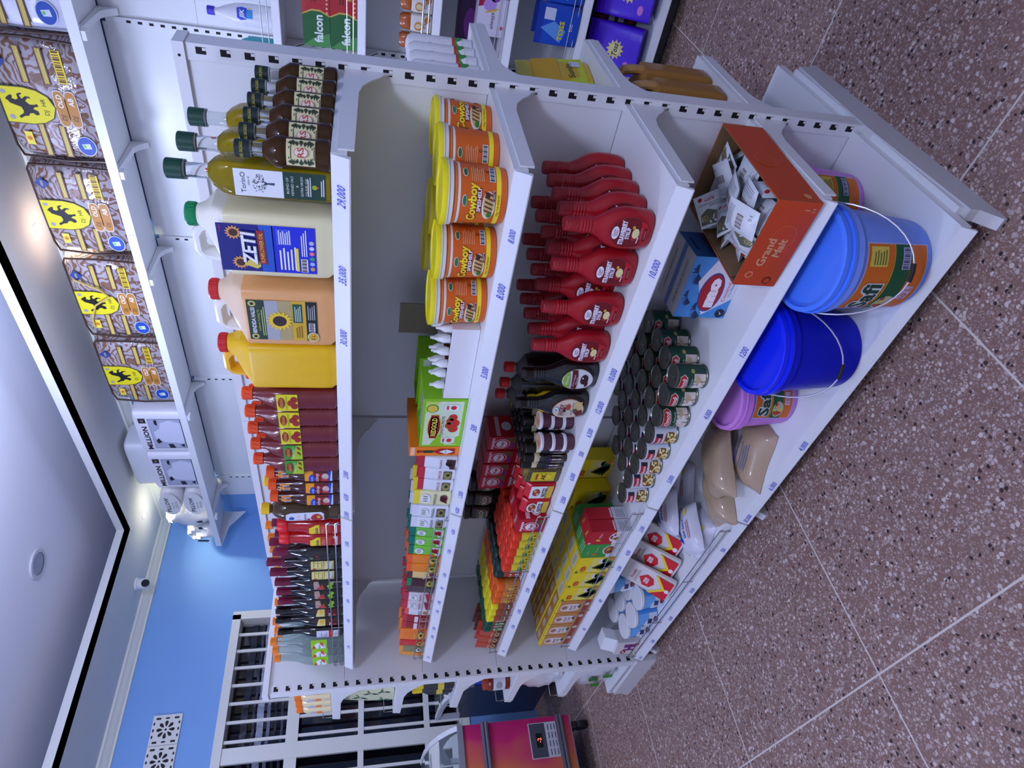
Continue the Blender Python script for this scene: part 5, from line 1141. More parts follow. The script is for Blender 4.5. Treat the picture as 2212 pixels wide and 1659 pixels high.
def safi_label(L, R, h):
    w = .095; og = I(206, 104, 26); z0, z1 = .022, h * .74
    L.rect(-w, z0 - .003, w, z1 + .003, I(170, 180, 220), 0); L.rect(-w + .003, z0, w - .003, z1, og, 1)
    hz = z1 - z0; zm0, zm1 = z0 + hz * .26, z0 + hz * .55
    L.rect(-w + .003, zm0, w - .003, zm1, I(20, 84, 50), 2); L.rect(-w + .003, zm1, w - .003, zm1 + .002, I(190, 180, 40), 3)
    L.text('Safi', -.042, z0 + hz * .77, hz * .27, I(206, 214, 214), 4, w=.088, bold=.09); L.text('Safi', -.042, z0 + hz * .77, hz * .27, I(20, 64, 50), 5, w=.082, bold=.03)
    L.ell(-.06, z0 + hz * .38, .026, hz * .15, I(180, 180, 150), 4); rq = random.Random(4)
    for q in range(10): L.ell(-.06 + rq.uniform(-.018, .018), z0 + hz * .38 + rq.uniform(-.08, .1) * hz, .006, .005, I(*rq.choice([(226, 196, 60), (150, 50, 30), (176, 70, 30)])), 5 + q * .1)
    L.rect(-.045, z0 + hz * .08, -.005, z0 + hz * .22, I(190, 170, 190), 4); L.text('10 L', -.025, z0 + hz * .15, hz * .09, I(160, 60, 40), 5)
    L.rect(.04, z1 - hz * .33, .085, z1 - .006, I(206, 190, 80), 4); L.lines(.044, z1 - hz * .3, .078, z1 - .012, 5, I(110, 100, 50), 5)
    L.bars(.035, zm0 + .004, .085, zm0 + hz * .16, I(60, 60, 90), l=4, bg=I(170, 180, 214))
KL = Kind(lambda: bucket(.108, .128, .262, (120, 150, 235), (76, 130, 246), safi_label, a0=.15)); KL.put((-.168, -.392, ZB), 'light blue lidded bucket with orange and green label nearest the shelf end')
KD_ = Kind(lambda: bucket(.108, .128, .258, (26, 36, 190), (20, 44, 236), None)); KD_.put((-.466, -.388, ZB), 'dark blue lidded bucket with wire handle and black grip', rz=-.1)
PINK = (200, 130, 214)
KPk = Kind(lambda: bucket(.088, .104, .205, PINK, (206, 136, 216), safi_label, False, a0=1.0)); KPk.put((-.735, -.318, ZB), 'pink lidded bucket with orange label left of the dark blue one')
KPk.put((-.17, -.115, ZB), 'pink bucket standing behind the light blue bucket', rz=-.6)
def pillow(name, w, d, th, mat, cat, deco=None, seed=0, seal=.02):
    """a soft filled bag lying flat, long side along local x"""
    t = thing(name, cat=cat); rr = random.Random(seed); ph = [rr.uniform(0, 6) for _ in range(4)]
    def top(u, v):
        a, c = 1 - abs(2 * u - 1) ** 3.2, 1 - abs(2 * v - 1) ** 3.2
        return th * (a * c) ** .55 * (1 + .08 * math.sin(9 * u + ph[0]) * math.sin(7 * v + ph[1])) + .0012
    pos = lambda u, v: ((u - .5) * w * (1 + .04 * math.sin(8 * v + ph[2])), (v - .5) * d * (1 + .04 * math.sin(7 * u + ph[3])))
    b = B(); b.grid(lambda u, v: Vector((*pos(u, v), top(u, v))), 16, 14, mat); b.grid(lambda u, v: Vector((*pos(1 - u, v), 0.0)), 16, 14, mat)
    b.build('bag', t, ang=80)
    if deco:
        b = B(); deco(Lb(b, lambda s, q, l: Vector((*pos(s / w + .5, q / d + .5), top(s / w + .5, q / d + .5) + l + .0015)), step=.02), w, d); b.build('print', t)
    return t
SUG = M((176, 150, 122), .4, var=.25, sc=420, bump=.2, coat=.5)
def sugar_deco(L, w, d):
    k = I(60, 80, 140); L.text('GARDEN SUGAR', 0, .03, .014, k, 1, w=.11, bold=.03); L.lines(-.05, -.03, .05, .015, 4, I(110, 120, 160), 1, .35)
KSu = Kind(lambda: pillow('sugar_bag', .235, .155, .055, SUG, 'bag', sugar_deco, 1)); KSn = Kind(lambda: pillow('sugar_bag', .245, .14, .06, SUG, 'bag', None, 2))
KSu.put((-.965, -.372, ZB), 'clear bag of brown sugar with blue print beside the pink bucket', 'clear bags of brown sugar', rz=.35)
KSn.put((-1.065, -.33, ZB + .0665), 'plain clear bag of brown sugar resting on the printed bag', 'clear bags of brown sugar', rz=1.0)
KSn.put((-1.225, -.343, ZB), 'plain clear bag of brown sugar, leftmost and nearest the front', 'clear bags of brown sugar', rz=1.05)
KSn.put((-1.0, -.128, ZB), 'clear bag of brown sugar at the back beside the pink bucket', 'clear bags of brown sugar', rz=.6)
SAL = M((214, 214, 226), .25, bump=.35, sc=22, var=.06)
def salt_deco(L, w, d):
    bl = I(30, 60, 170)
    for cx, cy in ((-.03, .015), (.045, .02)):
        L.poly([(cx - .028, cy), (cx - .01, cy + .022), (cx + .004, cy + .006), (cx + .02, cy + .024), (cx + .03, cy + .012), (cx + .01, cy - .004), (cx - .002, cy + .0), (cx - .012, cy - .006)], bl, 1)
    L.text('SEA SALT', .0, -.012, .012, bl, 1, w=.07, bold=.02); L.lines(-.04, -.04, .03, -.024, 2, I(190, 120, 130), 1, .4); L.ell(.06, -.03, .014, .01, I(230, 220, 80), 1)
KSa = Kind(lambda: pillow('salt_bag', .19, .13, .042, SAL, 'bag', salt_deco, 5))
for i, (x, y, z, r) in enumerate(((-1.462, -.388, .0, .3), (-1.44, -.37, .0465, 1.2), (-1.45, -.14, .05, .5), (-1.43, -.165, .0, .7), (-1.46, -.27, .098, .9))):
    KSa.put((x, y, ZB + z), ('white salt bag with blue waves at the bottom of the loose heap', 'white salt bag with blue waves, nearest the front edge', 'white salt bag with blue waves at the left of the heap', 'white salt bag against the brown sugar', 'white salt bag lying uppermost on the heap')[i], 'white salt bags', rz=r)
# red and white milk powder pouches
def milk_deco(L, w, h):
    W = w * .46; rd = I(206, 26, 36)
    L.poly([(-W, .008), (W, .008), (W, h * .36), (0, h * .12), (-W, h * .36)], rd, 0); L.poly([(-W, h * .36), (-W, h * .42), (0, h * .2), (0, h * .12)], I(236, 206, 40), 1); L.poly([(W, h * .36), (W, h * .42), (0, h * .2), (0, h * .12)], I(236, 206, 40), 1)
    L.poly([(0, h * .36), (W * .5, h * .42), (W * .62, h * .56), (0, h * .68), (-W * .62, h * .56), (-W * .5, h * .42)], rd, 1); L.rect(-.02, h * .48, .02, h * .57, I(230, 226, 226), 2); L.text('Milk', 0, h * .525, .016, rd, 3); L.text('Powder', 0, h * .8, .014, I(190, 50, 60), 1, w=.07); L.lines(-W * .7, h * .7, W * .7, h * .76, 2, I(160, 150, 140), 1); L.ell(0, h * .09, .014, .01, I(236, 220, 222), 2)
KMk = Kind(lambda: pouch(.15, .215, (214, 206, 200), (214, 208, 204), milk_deco, .017))
for i, (x, y, rx, rz) in enumerate(((-1.64, -.30, -.62, .0), (-1.735, -.345, -.62, .0), (-1.83, -.39, -.62, .0))):
    o = KMk.put((x, y - .045, ZB + .0125), 'red and white milk powder pouch leaning back, %s of three' % ('right', 'middle', 'left')[i], 'leaning milk powder pouches', rz=rz); o.rotation_euler = (rx, 0, rz)
WB = M((206, 210, 222), .3, bump=.3, sc=14, coat=.3)
def plastic_deco(L, w, h): L.lines(-w * .35, h * .5, w * .3, h * .7, 3, I(170, 176, 190)); L.ell(.0, h * .25, .02, .016, I(90, 100, 160)); L.rect(-w * .46, h * .8, w * .46, h * .84, I(190, 50, 60))
KWp = Kind(lambda: pouch(.16, .22, (196, 202, 214), (206, 212, 222), plastic_deco, .03))
for i, (x, y) in enumerate(((-1.69, -.19),)):
    o = KWp.put((x, y, ZB + .013), 'clear white pouch leaning behind the milk powder, %s' % ('single one',)[i], 'white pouches behind the milk powder', rz=.1); o.rotation_euler = (-.35, 0, .1)
KRp = Kind(lambda: pouch(.13, .2, (150, 30, 40), (160, 30, 40), dk(None, (214, 206, 200), 'Milk', (230, 210, 210)), .03))
for i, x in enumerate((-1.62, -1.76)): KRp.put((x, -.065, ZB), 'dark red pouch in the shade at the back, %s' % ORD[i], 'dark red pouches at the back')
def tub():
    t = thing('milk_tub', cat='tub')
    b = B(); R = lambda z: .046 + .008 * z / .1; b.lathe([(.043, 0), (.046, .002), (R(.1), .1), (R(.1) - .002, .102)], M((80, 150, 226), .35, var=.05), 28); b.build('body', t)
    b = B(); b.lathe([(.056, .0985), (.0572, .1), (.0572, .112), (.055, .114), (.0, .1135)], M((222, 222, 224), .4), 28); b.build('lid', t)
    b = B(); L = Lb(b, cyl(R)); L.rect(-.06, .045, .06, .098, I(110, 176, 236)); L.rect(-.06, .004, .06, .045, I(206, 216, 232)); L.ell(0, .05, .03, .016, I(222, 230, 238), 2); L.poly([(-.02, .06), (-.01, .075), (.0, .06)], I(60, 130, 80), 3); L.rect(.01, .03, .034, .05, I(60, 60, 100), 3); L.ell(-.04, .02, .014, .01, I(120, 60, 50), 3); L.ell(.03, .014, .014, .009, I(120, 60, 50), 3); b.build('label', t); return t
K = Kind(tub)
k = 0
for i, (x, y) in enumerate(((-2.085, -.415), (-2.20, -.415), (-2.05, -.30), (-2.165, -.30), (-2.28, -.30), (-1.97, -.385), (-1.93, -.262), (-1.925, -.135), (-2.05, -.18), (-2.165, -.18))):
    K.put((x, y, ZB), 'blue tub with white lid, %s' % ('front row, right of the small box', 'front row, left one next to the small box', 'second row, rightmost of three', 'second row, middle of three', 'second row, left one', 'partly behind the red pouches', 'behind the red pouches, second row', 'at the back, right one', 'at the back, middle one', 'at the back, left one')[i], 'blue tubs with white lids')
K.put((-1.97, -.30, ZB + .116), 'blue tub with white lid stacked on top beside the pouches', 'blue tubs with white lids')
def hi_front(L, w, h): L.text('HI', .006, h * .42, .05, I(120, 40, 120), 1, w=.05, bold=.06); L.ell(-.032, h * .62, .014, .014, I(150, 40, 60), 1); L.ell(-.032, h * .62, .007, .006, I(220, 210, 210), 2); L.ell(.03, .014, .014, .01, I(140, 80, 60), 1)
t = carton('powder_box', .1, .07, .115, M((214, 206, 204), .45), hi_front, loc=(-2.36, -.425, ZB), rz=.15, label='small white box printed in purple at the end of the bottom shelf')
b = B(); b.obox((-.05, -.02, .1155), (0, .055, 0), (.1, 0, 0), (0, .02, .055), WHITE); fl = b.build('open_flap', t, ang=0)
# ---------------------------------------------------------------- wall shelving behind the gondola
U = thing('wall_shelving', (0, 0, 0), label='white wall shelving run standing against the back wall behind the gondola', cat='shelving')
YW = YB - .012
for k in range(5):
    x1 = 1.22 - 1.22 * k - .66; x0 = x1 - 1.22
    if x0 < -4.62: x0 = -4.62
    b = B(); z = .12
    for z1 in (.5, .85, 1.2, 1.55, 1.9, 2.25, 2.682): b.box(x0 + .016, x1 - .016, YW - .03, YW - .02, z + .0012, z1, METAL_W); z = z1
    b.build('back_panel', U, ang=0)
    b = B(); b.box(x1 - .015, x1 + .015, YW - .045, YW, 0, 2.66, METAL_W); L = Lb(b, flat((x1, YW - .045, 0)), base=.4)
    for i in range(48): L.rect(-.006, .2 + .05 * i, .006, .22 + .05 * i, DARK)
    b.build('upright_post', U, ang=0)
    for z in (1.85, 1.485, 1.155, .815, .47):
        s = shelf(U, x0 + .002, x1 - .002, z, .415, sgn=-1, y0=YW - .03, guard=(x0 + .05, x1 - .02) if k in (0, 1) else None)
    s = shelf(U, x0 + .002, x1 - .002, .125, .47, sgn=-1, y0=YW - .03, base=True)
    b = B(); b.box(x0 + .02, x1 - .02, YW - .40, YW - .39, .004, .09, M((90, 90, 96), .5)); b.build('kick_plate', U, ang=0)
# ---------------------------------------------------------------- high shelf with packed bedding
HS = thing('high_shelf', (0, 0, 0), label='long white bracketed shelf high on the back wall under the soffit', cat='shelf')
HZ = 2.695; HY = 1.70; HX0, HX1 = -4.86, 1.2
b = B(); b.box(HX0, HX1, HY, YW - .05, HZ - .012, HZ, METAL_W); b.build('board', HS, ang=0)
for xa, xb in ((HX0, -4.40), (-4.40, -3.15), (-3.15, -1.63), (-1.63, -.3), (-.3, HX1)):
    b = B(); b.box(xa + .001, xb - .001, HY - .016, HY - .0005, HZ - .042, HZ + .004, M((226, 228, 232), .35, var=.02)); b.build('front_lip', HS, ang=0)
for x in (-4.42, -3.14, -1.95, -1.28, -.62, .6):
    b = B(); b.prism([(YW - .052, HZ - .014), (HY + .02, HZ - .014), (HY + .02, HZ - .03), (YW - .12, HZ - .042), (YW - .085, HZ - .062), (YW - .052, HZ - .10)], x - .015, x + .015, METAL_W, 'x')
    b.box(x - .02, x + .02, HY - .012, HY + .03, HZ - .062, HZ - .0435, WHITE); b.build('bracket', HS, ang=20)
b = B(); b.prism([(YW - .052, HZ - .013), (HY, HZ - .013), (HY, HZ - .045), (YW - .2, HZ - .08), (YW - .052, HZ - .2)], HX0, HX0 + .012, METAL_W, 'x'); b.build('end_plate', HS, ang=20)

def swirl_mat():
    m = bpy.data.materials.new('blanket_in_vinyl'); m.use_nodes = True; nt = m.node_tree; N = nt.nodes; L = nt.links; p = N['Principled BSDF']
    tc = N.new('ShaderNodeTexCoord'); no = N.new('ShaderNodeTexNoise'); no.inputs['Scale'].default_value = 7; L.new(tc.outputs['Object'], no.inputs['Vector'])
    mx = N.new('ShaderNodeMix'); mx.data_type = 'RGBA'; mx.inputs[0].default_value = .3; L.new(tc.outputs['Object'], mx.inputs[6]); L.new(no.outputs['Color'], mx.inputs[7])
    w = N.new('ShaderNodeTexWave'); w.wave_type = 'RINGS'; w.inputs['Scale'].default_value = 11; w.inputs['Distortion'].default_value = 9; w.inputs['Detail'].default_value = 1; L.new(mx.outputs[2], w.inputs['Vector'])
    r = N.new('ShaderNodeValToRGB'); r.color_ramp.elements[0].position = .62; r.color_ramp.elements[1].position = .74
    r.color_ramp.elements[0].color = (*lin((160, 152, 156)), 1); r.color_ramp.elements[1].color = (*lin((118, 84, 66)), 1)
    L.new(w.outputs['Fac'], r.inputs[0]); L.new(r.outputs[0], p.inputs['Base Color']); p.inputs['Roughness'].default_value = .12; p.inputs['Coat Weight'].default_value = .8; p.inputs['Coat Roughness'].default_value = .05
    n2 = N.new('ShaderNodeTexNoise'); n2.inputs['Scale'].default_value = 13; n2.inputs['Detail'].default_value = 4; L.new(tc.outputs['Object'], n2.inputs['Vector'])
    bm = N.new('ShaderNodeBump'); bm.inputs['Strength'].default_value = .25; bm.inputs['Distance'].default_value = .03; L.new(n2.outputs['Fac'], bm.inputs['Height']); L.new(bm.outputs['Normal'], p.inputs['Coat Normal']); L.new(bm.outputs['Normal'], p.inputs['Normal'])
    return m
SWIRL = swirl_mat()
HORSE = [(-.30, -.42), (-.17, -.40), (-.10, -.25), (-.02, -.34), (.0, -.46), (.1, -.44), (.06, -.32), (.06, -.18), (.18, -.08), (.30, -.18), (.28, -.28), (.35, -.26), (.36, -.12), (.25, .02), (.38, .06), (.44, -.04), (.48, .0), (.42, .14), (.25, .14), (.2, .22), (.24, .34), (.34, .3), (.38, .36), (.28, .5), (.2, .56), (.16, .5), (.06, .44), (.0, .28), (-.06, .12), (-.2, .08), (-.3, .12), (-.42, .3), (-.5, .26), (-.4, .1), (-.38, -.04), (-.28, -.1), (-.26, -.22), (-.34, -.3)]
def blanket(w, h, d, sw=True):
    def f():
        t = thing('blanket_pack', cat='bedding'); brown = M((70, 50, 40), .35)
        b = B(); W, D = w / 2, d / 2
        b.loft([(0, W * .94, D * .9, 5), (.02, W * .99, D * .98, 6), (h * .5, W, D, 6), (h - .05, W * .985, D * .96, 6), (h - .015, W * .94, D * .84, 5), (h, W * .86, D * .7, 4)], SWIRL if sw else M((206, 208, 226), .2, var=.25, sc=14, bump=.4, coat=.8), 44); b.build('pack', t, ang=60)
        b = B()
        q = D * .96
        b.tube([(-W * .95, -q, .012), (-W * .985, -q, h * .5), (-W * .95, -q + .01, h - .03), (-W * .8, -q + .03, h - .006), (0, -q + .03, h - .004), (W * .8, -q + .03, h - .006), (W * .95, -q + .01, h - .03), (W * .985, -q, h * .5), (W * .95, -q, .012)], .0065, brown, 6); b.build('piping', t)
        b = B(); L = Lb(b, flat((0, -D - .001, 0)), base=3)
        rb = lambda s0, s1, z: (L.rect(s0, z - .016, s1, z + .016, I(92, 54, 40), 0), L.rect(s0 + .004, z - .010, s1 - .004, z + .010, I(178, 158, 74), 1), L.lines(s0 + .01, z - .007, s1 - .01, z + .007, 2, I(214, 196, 110), 2))
        for z in (h * .62, h * .41): rb(-W * .90, -W * .34, z); rb(W * .30, W * .86, z)
        yl = I(214, 202, 20); bk = I(14, 14, 14); cx, cz = -.02, h * .68; a, c = .083, .105
        sh = [(-a, c), (a, c), (a * 1.02, .0), (a * .9, -.05), (a * .6, -.09), (0, -c - .005), (-a * .6, -.09), (-a * .9, -.05), (-a * 1.02, 0)]
        L.poly([(cx + x * 1.05, cz + y * 1.05) for x, y in sh], I(60, 60, 30), 2); L.poly([(cx + x, cz + y) for x, y in sh], yl, 3)
        L.poly([(cx + x * .125, cz + .016 + y * .125) for x, y in HORSE], bk, 4); L.text('DJ', cx - .026, cz - .068, .019, bk, 4, sh=.1); L.text('HR', cx + .022, cz - .066, .019, bk, 4, sh=.1)
        L.ell(cx - a * .7, cz + .08, .012, .012, I(150, 150, 150), 4); L.ell(cx + a * .72, cz + .085, .010, .012, I(150, 150, 150), 4)
        for z, s1, s2 in ((h * .345, 'DJ', 'OLD'), (h * .23, 'DJ', 'AB')):
            L.ell(cx, z, .088, .026, I(206, 196, 186), 2, 12, p=4); L.ell(cx, z, .082, .022, I(176, 120, 46), 3, 12, p=4); L.text(s1, cx - .042, z, .020, I(40, 26, 10), 4, sh=.2); L.text(s2, cx + .036, z, .022, I(236, 230, 220), 4, sh=.1, bold=.02)
        L.bars(W * .34, h * .2, W * .84, h * .29, I(80, 60, 20), 13, 2, I(230, 196, 40))
        L.ell(-W * .68, h * .2, .05, .042, I(190, 196, 206), 2, 14); L.ell(-W * .68, h * .2, .046, .038, I(30, 70, 160), 3, 14); L.poly([(-W * .68 - .012, h * .2 - .02), (-W * .68 + .016, h * .2 - .016), (-W * .68 + .01, h * .2 + .02), (-W * .68 - .014, h * .2 + .014)], I(196, 206, 220), 4); L.ell(-W * .68, h * .22, .008, .006, I(90, 190, 70), 5)
        L.poly([(W * .6, h * .92), (W * .72, h * .84), (W * .6, h * .76), (W * .48, h * .84)], I(40, 60, 130), 2); L.text('1000', W * .6, h * .84, .012, I(206, 200, 120), 3)
        L.rect(-W * .72, h * .74, -W * .5, h * .82, I(222, 206, 70), 2); L.flower(-W * .61, h * .78, .02, I(240, 190, 60), I(190, 120, 40), 3, 7)
        b.build('print', t)
        return t
    return f
for i, (x0, x1, l) in enumerate(((-1.25, -.665, 'zipped blanket pack with yellow horse shield, second from the right and glossy with glare'), (-1.805, -1.27, 'zipped blanket pack with yellow horse shield, brightly lit beside the downlight'), (-2.425, -1.835, 'zipped blanket pack with yellow horse shield, a cord loop over the shield'), (-3.02, -2.455, 'zipped blanket pack with yellow horse shield, leftmost and darkest'))):
    t = blanket(x1 - x0, .412, .31)(); t.location = ((x0 + x1) / 2, 1.885, HZ + .001); tag(t, l, None, 'zipped blanket packs')
    if i == 2:
        b = B(); b.tube([(-.2, -.165, .34), (-.13, -.175, .335), (-.02, -.18, .29), (.05, -.18, .2), (.1, -.18, .24), (.16, -.175, .36)], .006, M((196, 170, 90), .5), 6); b.build('carry_cord', t)
t = blanket(.6, .42, .31, False)(); t.location = (-.355, 1.885, HZ + .001); tag(t, 'zipped blanket pack in blue and white, cut by the right edge of the photo', None, 'zipped blanket packs')
def million(w, h, d):
    def f():
        t = thing('sheet_pack', cat='bedding'); WP = M((222, 222, 232), .3, bump=.3, sc=9, var=.03)
        b = B(); b.loft([(0, w / 2 * .97, d / 2 * .95, 8), (.012, w / 2, d / 2, 10), (h - .012, w / 2, d / 2, 10), (h, w / 2 * .97, d / 2 * .95, 8)], WP, 44); b.build('pack', t)
        b = B(); L = Lb(b, flat((0, -d / 2, 0)), base=2); k = I(36, 32, 44)
        L.rect(-w * .36, h * .05, w * .36, h * .72, I(110, 108, 128), 0); L.rect(-w * .35, h * .07, w * .35, h * .71, I(168, 172, 196), 1)
        gw = I(206, 210, 230)
        L.poly([(-w * .24, h * .1), (w * .26, h * .07), (w * .33, h * .3), (w * .26, h * .5), (w * .14, h * .52), (w * .05, h * .66), (-w * .1, h * .66), (-w * .2, h * .5)], gw, 2); L.poly([(-w * .35, h * .3), (-w * .25, h * .34), (-w * .25, h * .44), (-w * .35, h * .42)], k, 2); L.poly([(-w * .2, h * .55), (-w * .1, h * .6), (-w * .16, h * .66), (-w * .24, h * .64)], k, 3); L.poly([(-w * .34, h * .12), (-w * .24, h * .1), (-w * .28, h * .2)], k, 2); L.poly([(w * .2, h * .55), (w * .34, h * .54), (w * .33, h * .6), (w * .24, h * .6)], k, 3); L.rect(-w * .35, h * .05, w * .36, h * .08, k, 3)
        L.text('MILLION', -w * .1, h * .82, h * .1, k, 1, w=w * .56, bold=.03); L.rect(w * .26, h * .76, w * .37, h * .90, k, 1); L.rect(w * .295, h * .80, w * .335, h * .86, I(130, 120, 90), 2)
        b.build('print', t); return t
    return f
K = Kind(million(.455, .33, .3))
K.put((-3.36, 1.882, HZ + .001), 'white windowed bedding pack lettered in black, right one next to the blankets', 'white windowed bedding packs')
K.put((-3.825, 1.882, HZ + .001), 'white windowed bedding pack lettered in black, left one next to the pillows', 'white windowed bedding packs')
b = B(); b.loft([(0, .24, .11, 8), (.012, .25, .12, 10), (.15, .25, .12, 10), (.165, .24, .11, 8)], M((220, 224, 232), .4, var=.02), 40)
b.build('bedding_box', loc=(-3.835, 1.92, HZ + .333), label='plain white box lying on top of the left lettered bedding pack', cat='box')
def pill():
    t = thing('pillow_roll', cat='bedding'); m = M((226, 226, 228), .35, bump=.35, sc=12, var=.03)
    b = B(); pts = []
    n = 24
    vs = []; R_ = .088
    rings = [(-.15, .03), (-.14, .065), (-.12, .084), (0, .09), (.12, .084), (.14, .065), (.15, .03)]
    o = len(b.v)
    for y, r in rings:
        for k in range(n): a = 2 * PI * k / n; b.v.append((r * 1.75 * math.cos(a), y, .091 + r * math.sin(a)))
    mi = b.mi(m)
    for j in range(len(rings) - 1):
        for k in range(n): q = (k + 1) % n; b.f.append((o + j * n + k, o + j * n + q, o + (j + 1) * n + q, o + (j + 1) * n + k)); b.m.append(mi)
    b.f.append(tuple(o + k for k in range(n))); b.m.append(mi); b.f.append(tuple(o + (len(rings) - 1) * n + k for k in reversed(range(n)))); b.m.append(mi)
    b.build('roll', t, ang=80)
    b = B(); L = Lb(b, flat((0, -.152, .091)), base=1); k = I(40, 40, 50)
    L.ell(0, 0, .15, .078, M((228, 228, 228), .35), -.5, 16); L.text('PILLOW', -.01, .018, .030, k, 1, w=.2, bold=.02); L.text('Thank You!', -.02, -.02, .015, I(110, 110, 120), 1, w=.09); L.lines(-.06, -.055, .04, -.035, 2, I(160, 160, 166), 1)
    b.build('print', t, ang=0); return t
K = Kind(pill)
K.put((-4.245, 1.872, HZ + .001), 'white rolled pillow pack, the lower of two', 'rolled pillow packs'); K.put((-4.25, 1.878, HZ + .186), 'white rolled pillow pack, the upper of two', 'rolled pillow packs')
def crumple(name, rx, ry, rz_, seed, deco=None, cat='bag'):
    t = thing(name, cat=cat); rr = random.Random(seed); b = B(); m = M((216, 218, 222), .25, bump=.6, sc=9, var=.06, coat=.3); n, k = 20, 12
    w = [(rr.uniform(2, 6), rr.uniform(2, 6), rr.uniform(0, 6)) for _ in range(4)]
    def P(u, v):
        a = 2 * PI * u; e = PI * v - PI / 2; r = 1 + .13 * sum(math.sin(p * a + q * e * 2 + s) for p, q, s in [(round(x), y, z) for x, y, z in w]) / 2
        ce = max(.0, math.cos(e)) ** .6
        return Vector((rx * r * ce * math.cos(a), ry * r * ce * math.sin(a), rz_ + rz_ * math.copysign(abs(math.sin(e)) ** .7, math.sin(e)) * (1 if e < 0 else .85 + .15 * r)))
    b.grid(P, n, k, m); b.build('wrap', t, ang=50)
    if deco:
        b = B(); deco(Lb(b, lambda s, q, l: Vector((s, -ry * 1.12 - l - .002, q)))); b.build('print', t)
    return t
t = crumple('stuffed_bag', .115, .13, .19, 4, lambda L: (L.poly([(-.09, .08), (-.05, .085), (-.055, .12), (-.09, .11)], I(26, 26, 30)), L.poly([(.02, .06), (.05, .07), (.035, .12), (.015, .1)], I(30, 30, 34)))); t.location = (-4.54, 1.865, HZ + .002); tag(t, 'white plastic bag of stuffed goods beside the pillow rolls')
t = crumple('stuffed_bag', .07, .10, .12, 9, lambda L: L.poly([(-.05, .06), (-.02, .05), (-.01, .14), (-.04, .15)], I(30, 34, 60))); t.location = (-4.765, 1.82, HZ + .002); tag(t, 'smaller pale plastic bag at the left end of the high shelf')

# ---------------------------------------------------------------- goods on the wall shelving (seen past the gondola's end)
YS = 1.735
def jik(bluecap=True):
    def f():
        t = thing('bleach_bottle', cat='bottle'); m = M((224, 226, 232), .3, var=.02)
        b = B(); b.loft([(0, .04, .035, 2.4), (.006, .046, .04, 2.4), (.12, .046, .04, 2.4), (.16, .042, .037, 2.2), (.21, .026, .025, 2), (.235, .0145, .0145, 2), (.25, .0145, .0145, 2)], m, 24); b.build('body', t)
        b = B(); b.lathe([(.018, .248), (.0185, .276), (.017, .278), (0, .278)], M((70, 60, 200), .4), 20); b.build('cap', t)
        b = B(); L = Lb(b, lambda s, z, l: Vector((.047 * math.sin(s / .044), -(.041 + l) * math.cos(s / .044), z))); L.rect(-.05, .085, .05, .112, I(60, 150, 220)); L.poly([(-.022, .112), (.022, .108), (.026, .13), (.02, .15), (-.018, .15), (-.026, .135)], I(50, 80, 200), 1); L.text('JIK', 0, .13, .018, I(236, 238, 244), 2, sh=.2, bold=.03); L.rect(.02, .09, .05, .105, I(226, 206, 40), 2); b.build('label', t); return t
    return f
K = Kind(jik())
K.put((-.462, YS, 1.852), 'white bleach bottle with blue cap, leftmost of three on the wall shelf', 'white bleach bottles', rz=.4); K.put((-.352, YS - .01, 1.852), 'white bleach bottle with blue cap, second on the wall shelf', 'white bleach bottles', rz=.4); K.put((-.24, YS, 1.852), 'white bleach bottle with blue cap, third on the wall shelf', 'white bleach bottles', rz=.4)
t = thing('dish_soap_bottle', (-.575, YS - .03, 1.852), rz=.5, label='teal dish soap bottle with yellow cap beside the bleach', cat='bottle')
b = B(); b.loft([(0, .03, .022, 2.4), (.006, .036, .026, 2.4), (.1, .036, .026, 2.4), (.14, .02, .018, 2), (.15, .012, .012, 2)], M((80, 180, 190), .15, trans=.3, var=.05), 20); b.build('body', t)
b = B(); b.lathe([(.013, .149), (.0135, .17), (.006, .178), (.006, .195), (0, .196)], M((226, 200, 40), .4), 14); b.build('cap', t)
def falcon(L, w, h):
    L.poly([(-w / 2, 0), (-.02, 0), (.0, h * .35), (.0, h * .65), (-.02, h), (-w / 2, h)], I(206, 170, 80), 0); L.poly([(-w / 2, 0), (-.026, 0), (-.007, h * .35), (-.007, h * .65), (-.026, h), (-w / 2, h)], I(30, 96, 44), 1); L.poly([(-w / 2, 0), (-w * .3, 0), (-w * .38, h * .6), (-w / 2, h)], I(70, 140, 70), 2)
    L.text('falcon', -.078, h * .42, h * .3, I(226, 236, 232), 3, w=.115, bold=.03)
    for k in range(6): L.ell(-.09 + .018 * k + .08, h * .1, .005, .005, I(236, 160, 130), 2)
    L.rect(.05, h * .2, .09, h * .36, I(200, 160, 60), 1); L.lines(.03, h * .5, .13, h * .7, 2, I(90, 20, 20), 1)
K = Kind(lambda: carton('foil_box', .31, .14, .118, M((176, 26, 36), .25, coat=.6, var=.06), falcon))
K.put((-.385, YS + .02, 1.487), 'red and green kitchen roll box, lower of two', 'red and green boxes'); K.put((-.385, YS + .02, 1.607), 'red and green kitchen roll box, upper of two', 'red and green boxes')
K.put((-.03, YS + .02, 1.487), 'red and green kitchen roll box standing to the right of the pair', 'red and green boxes')
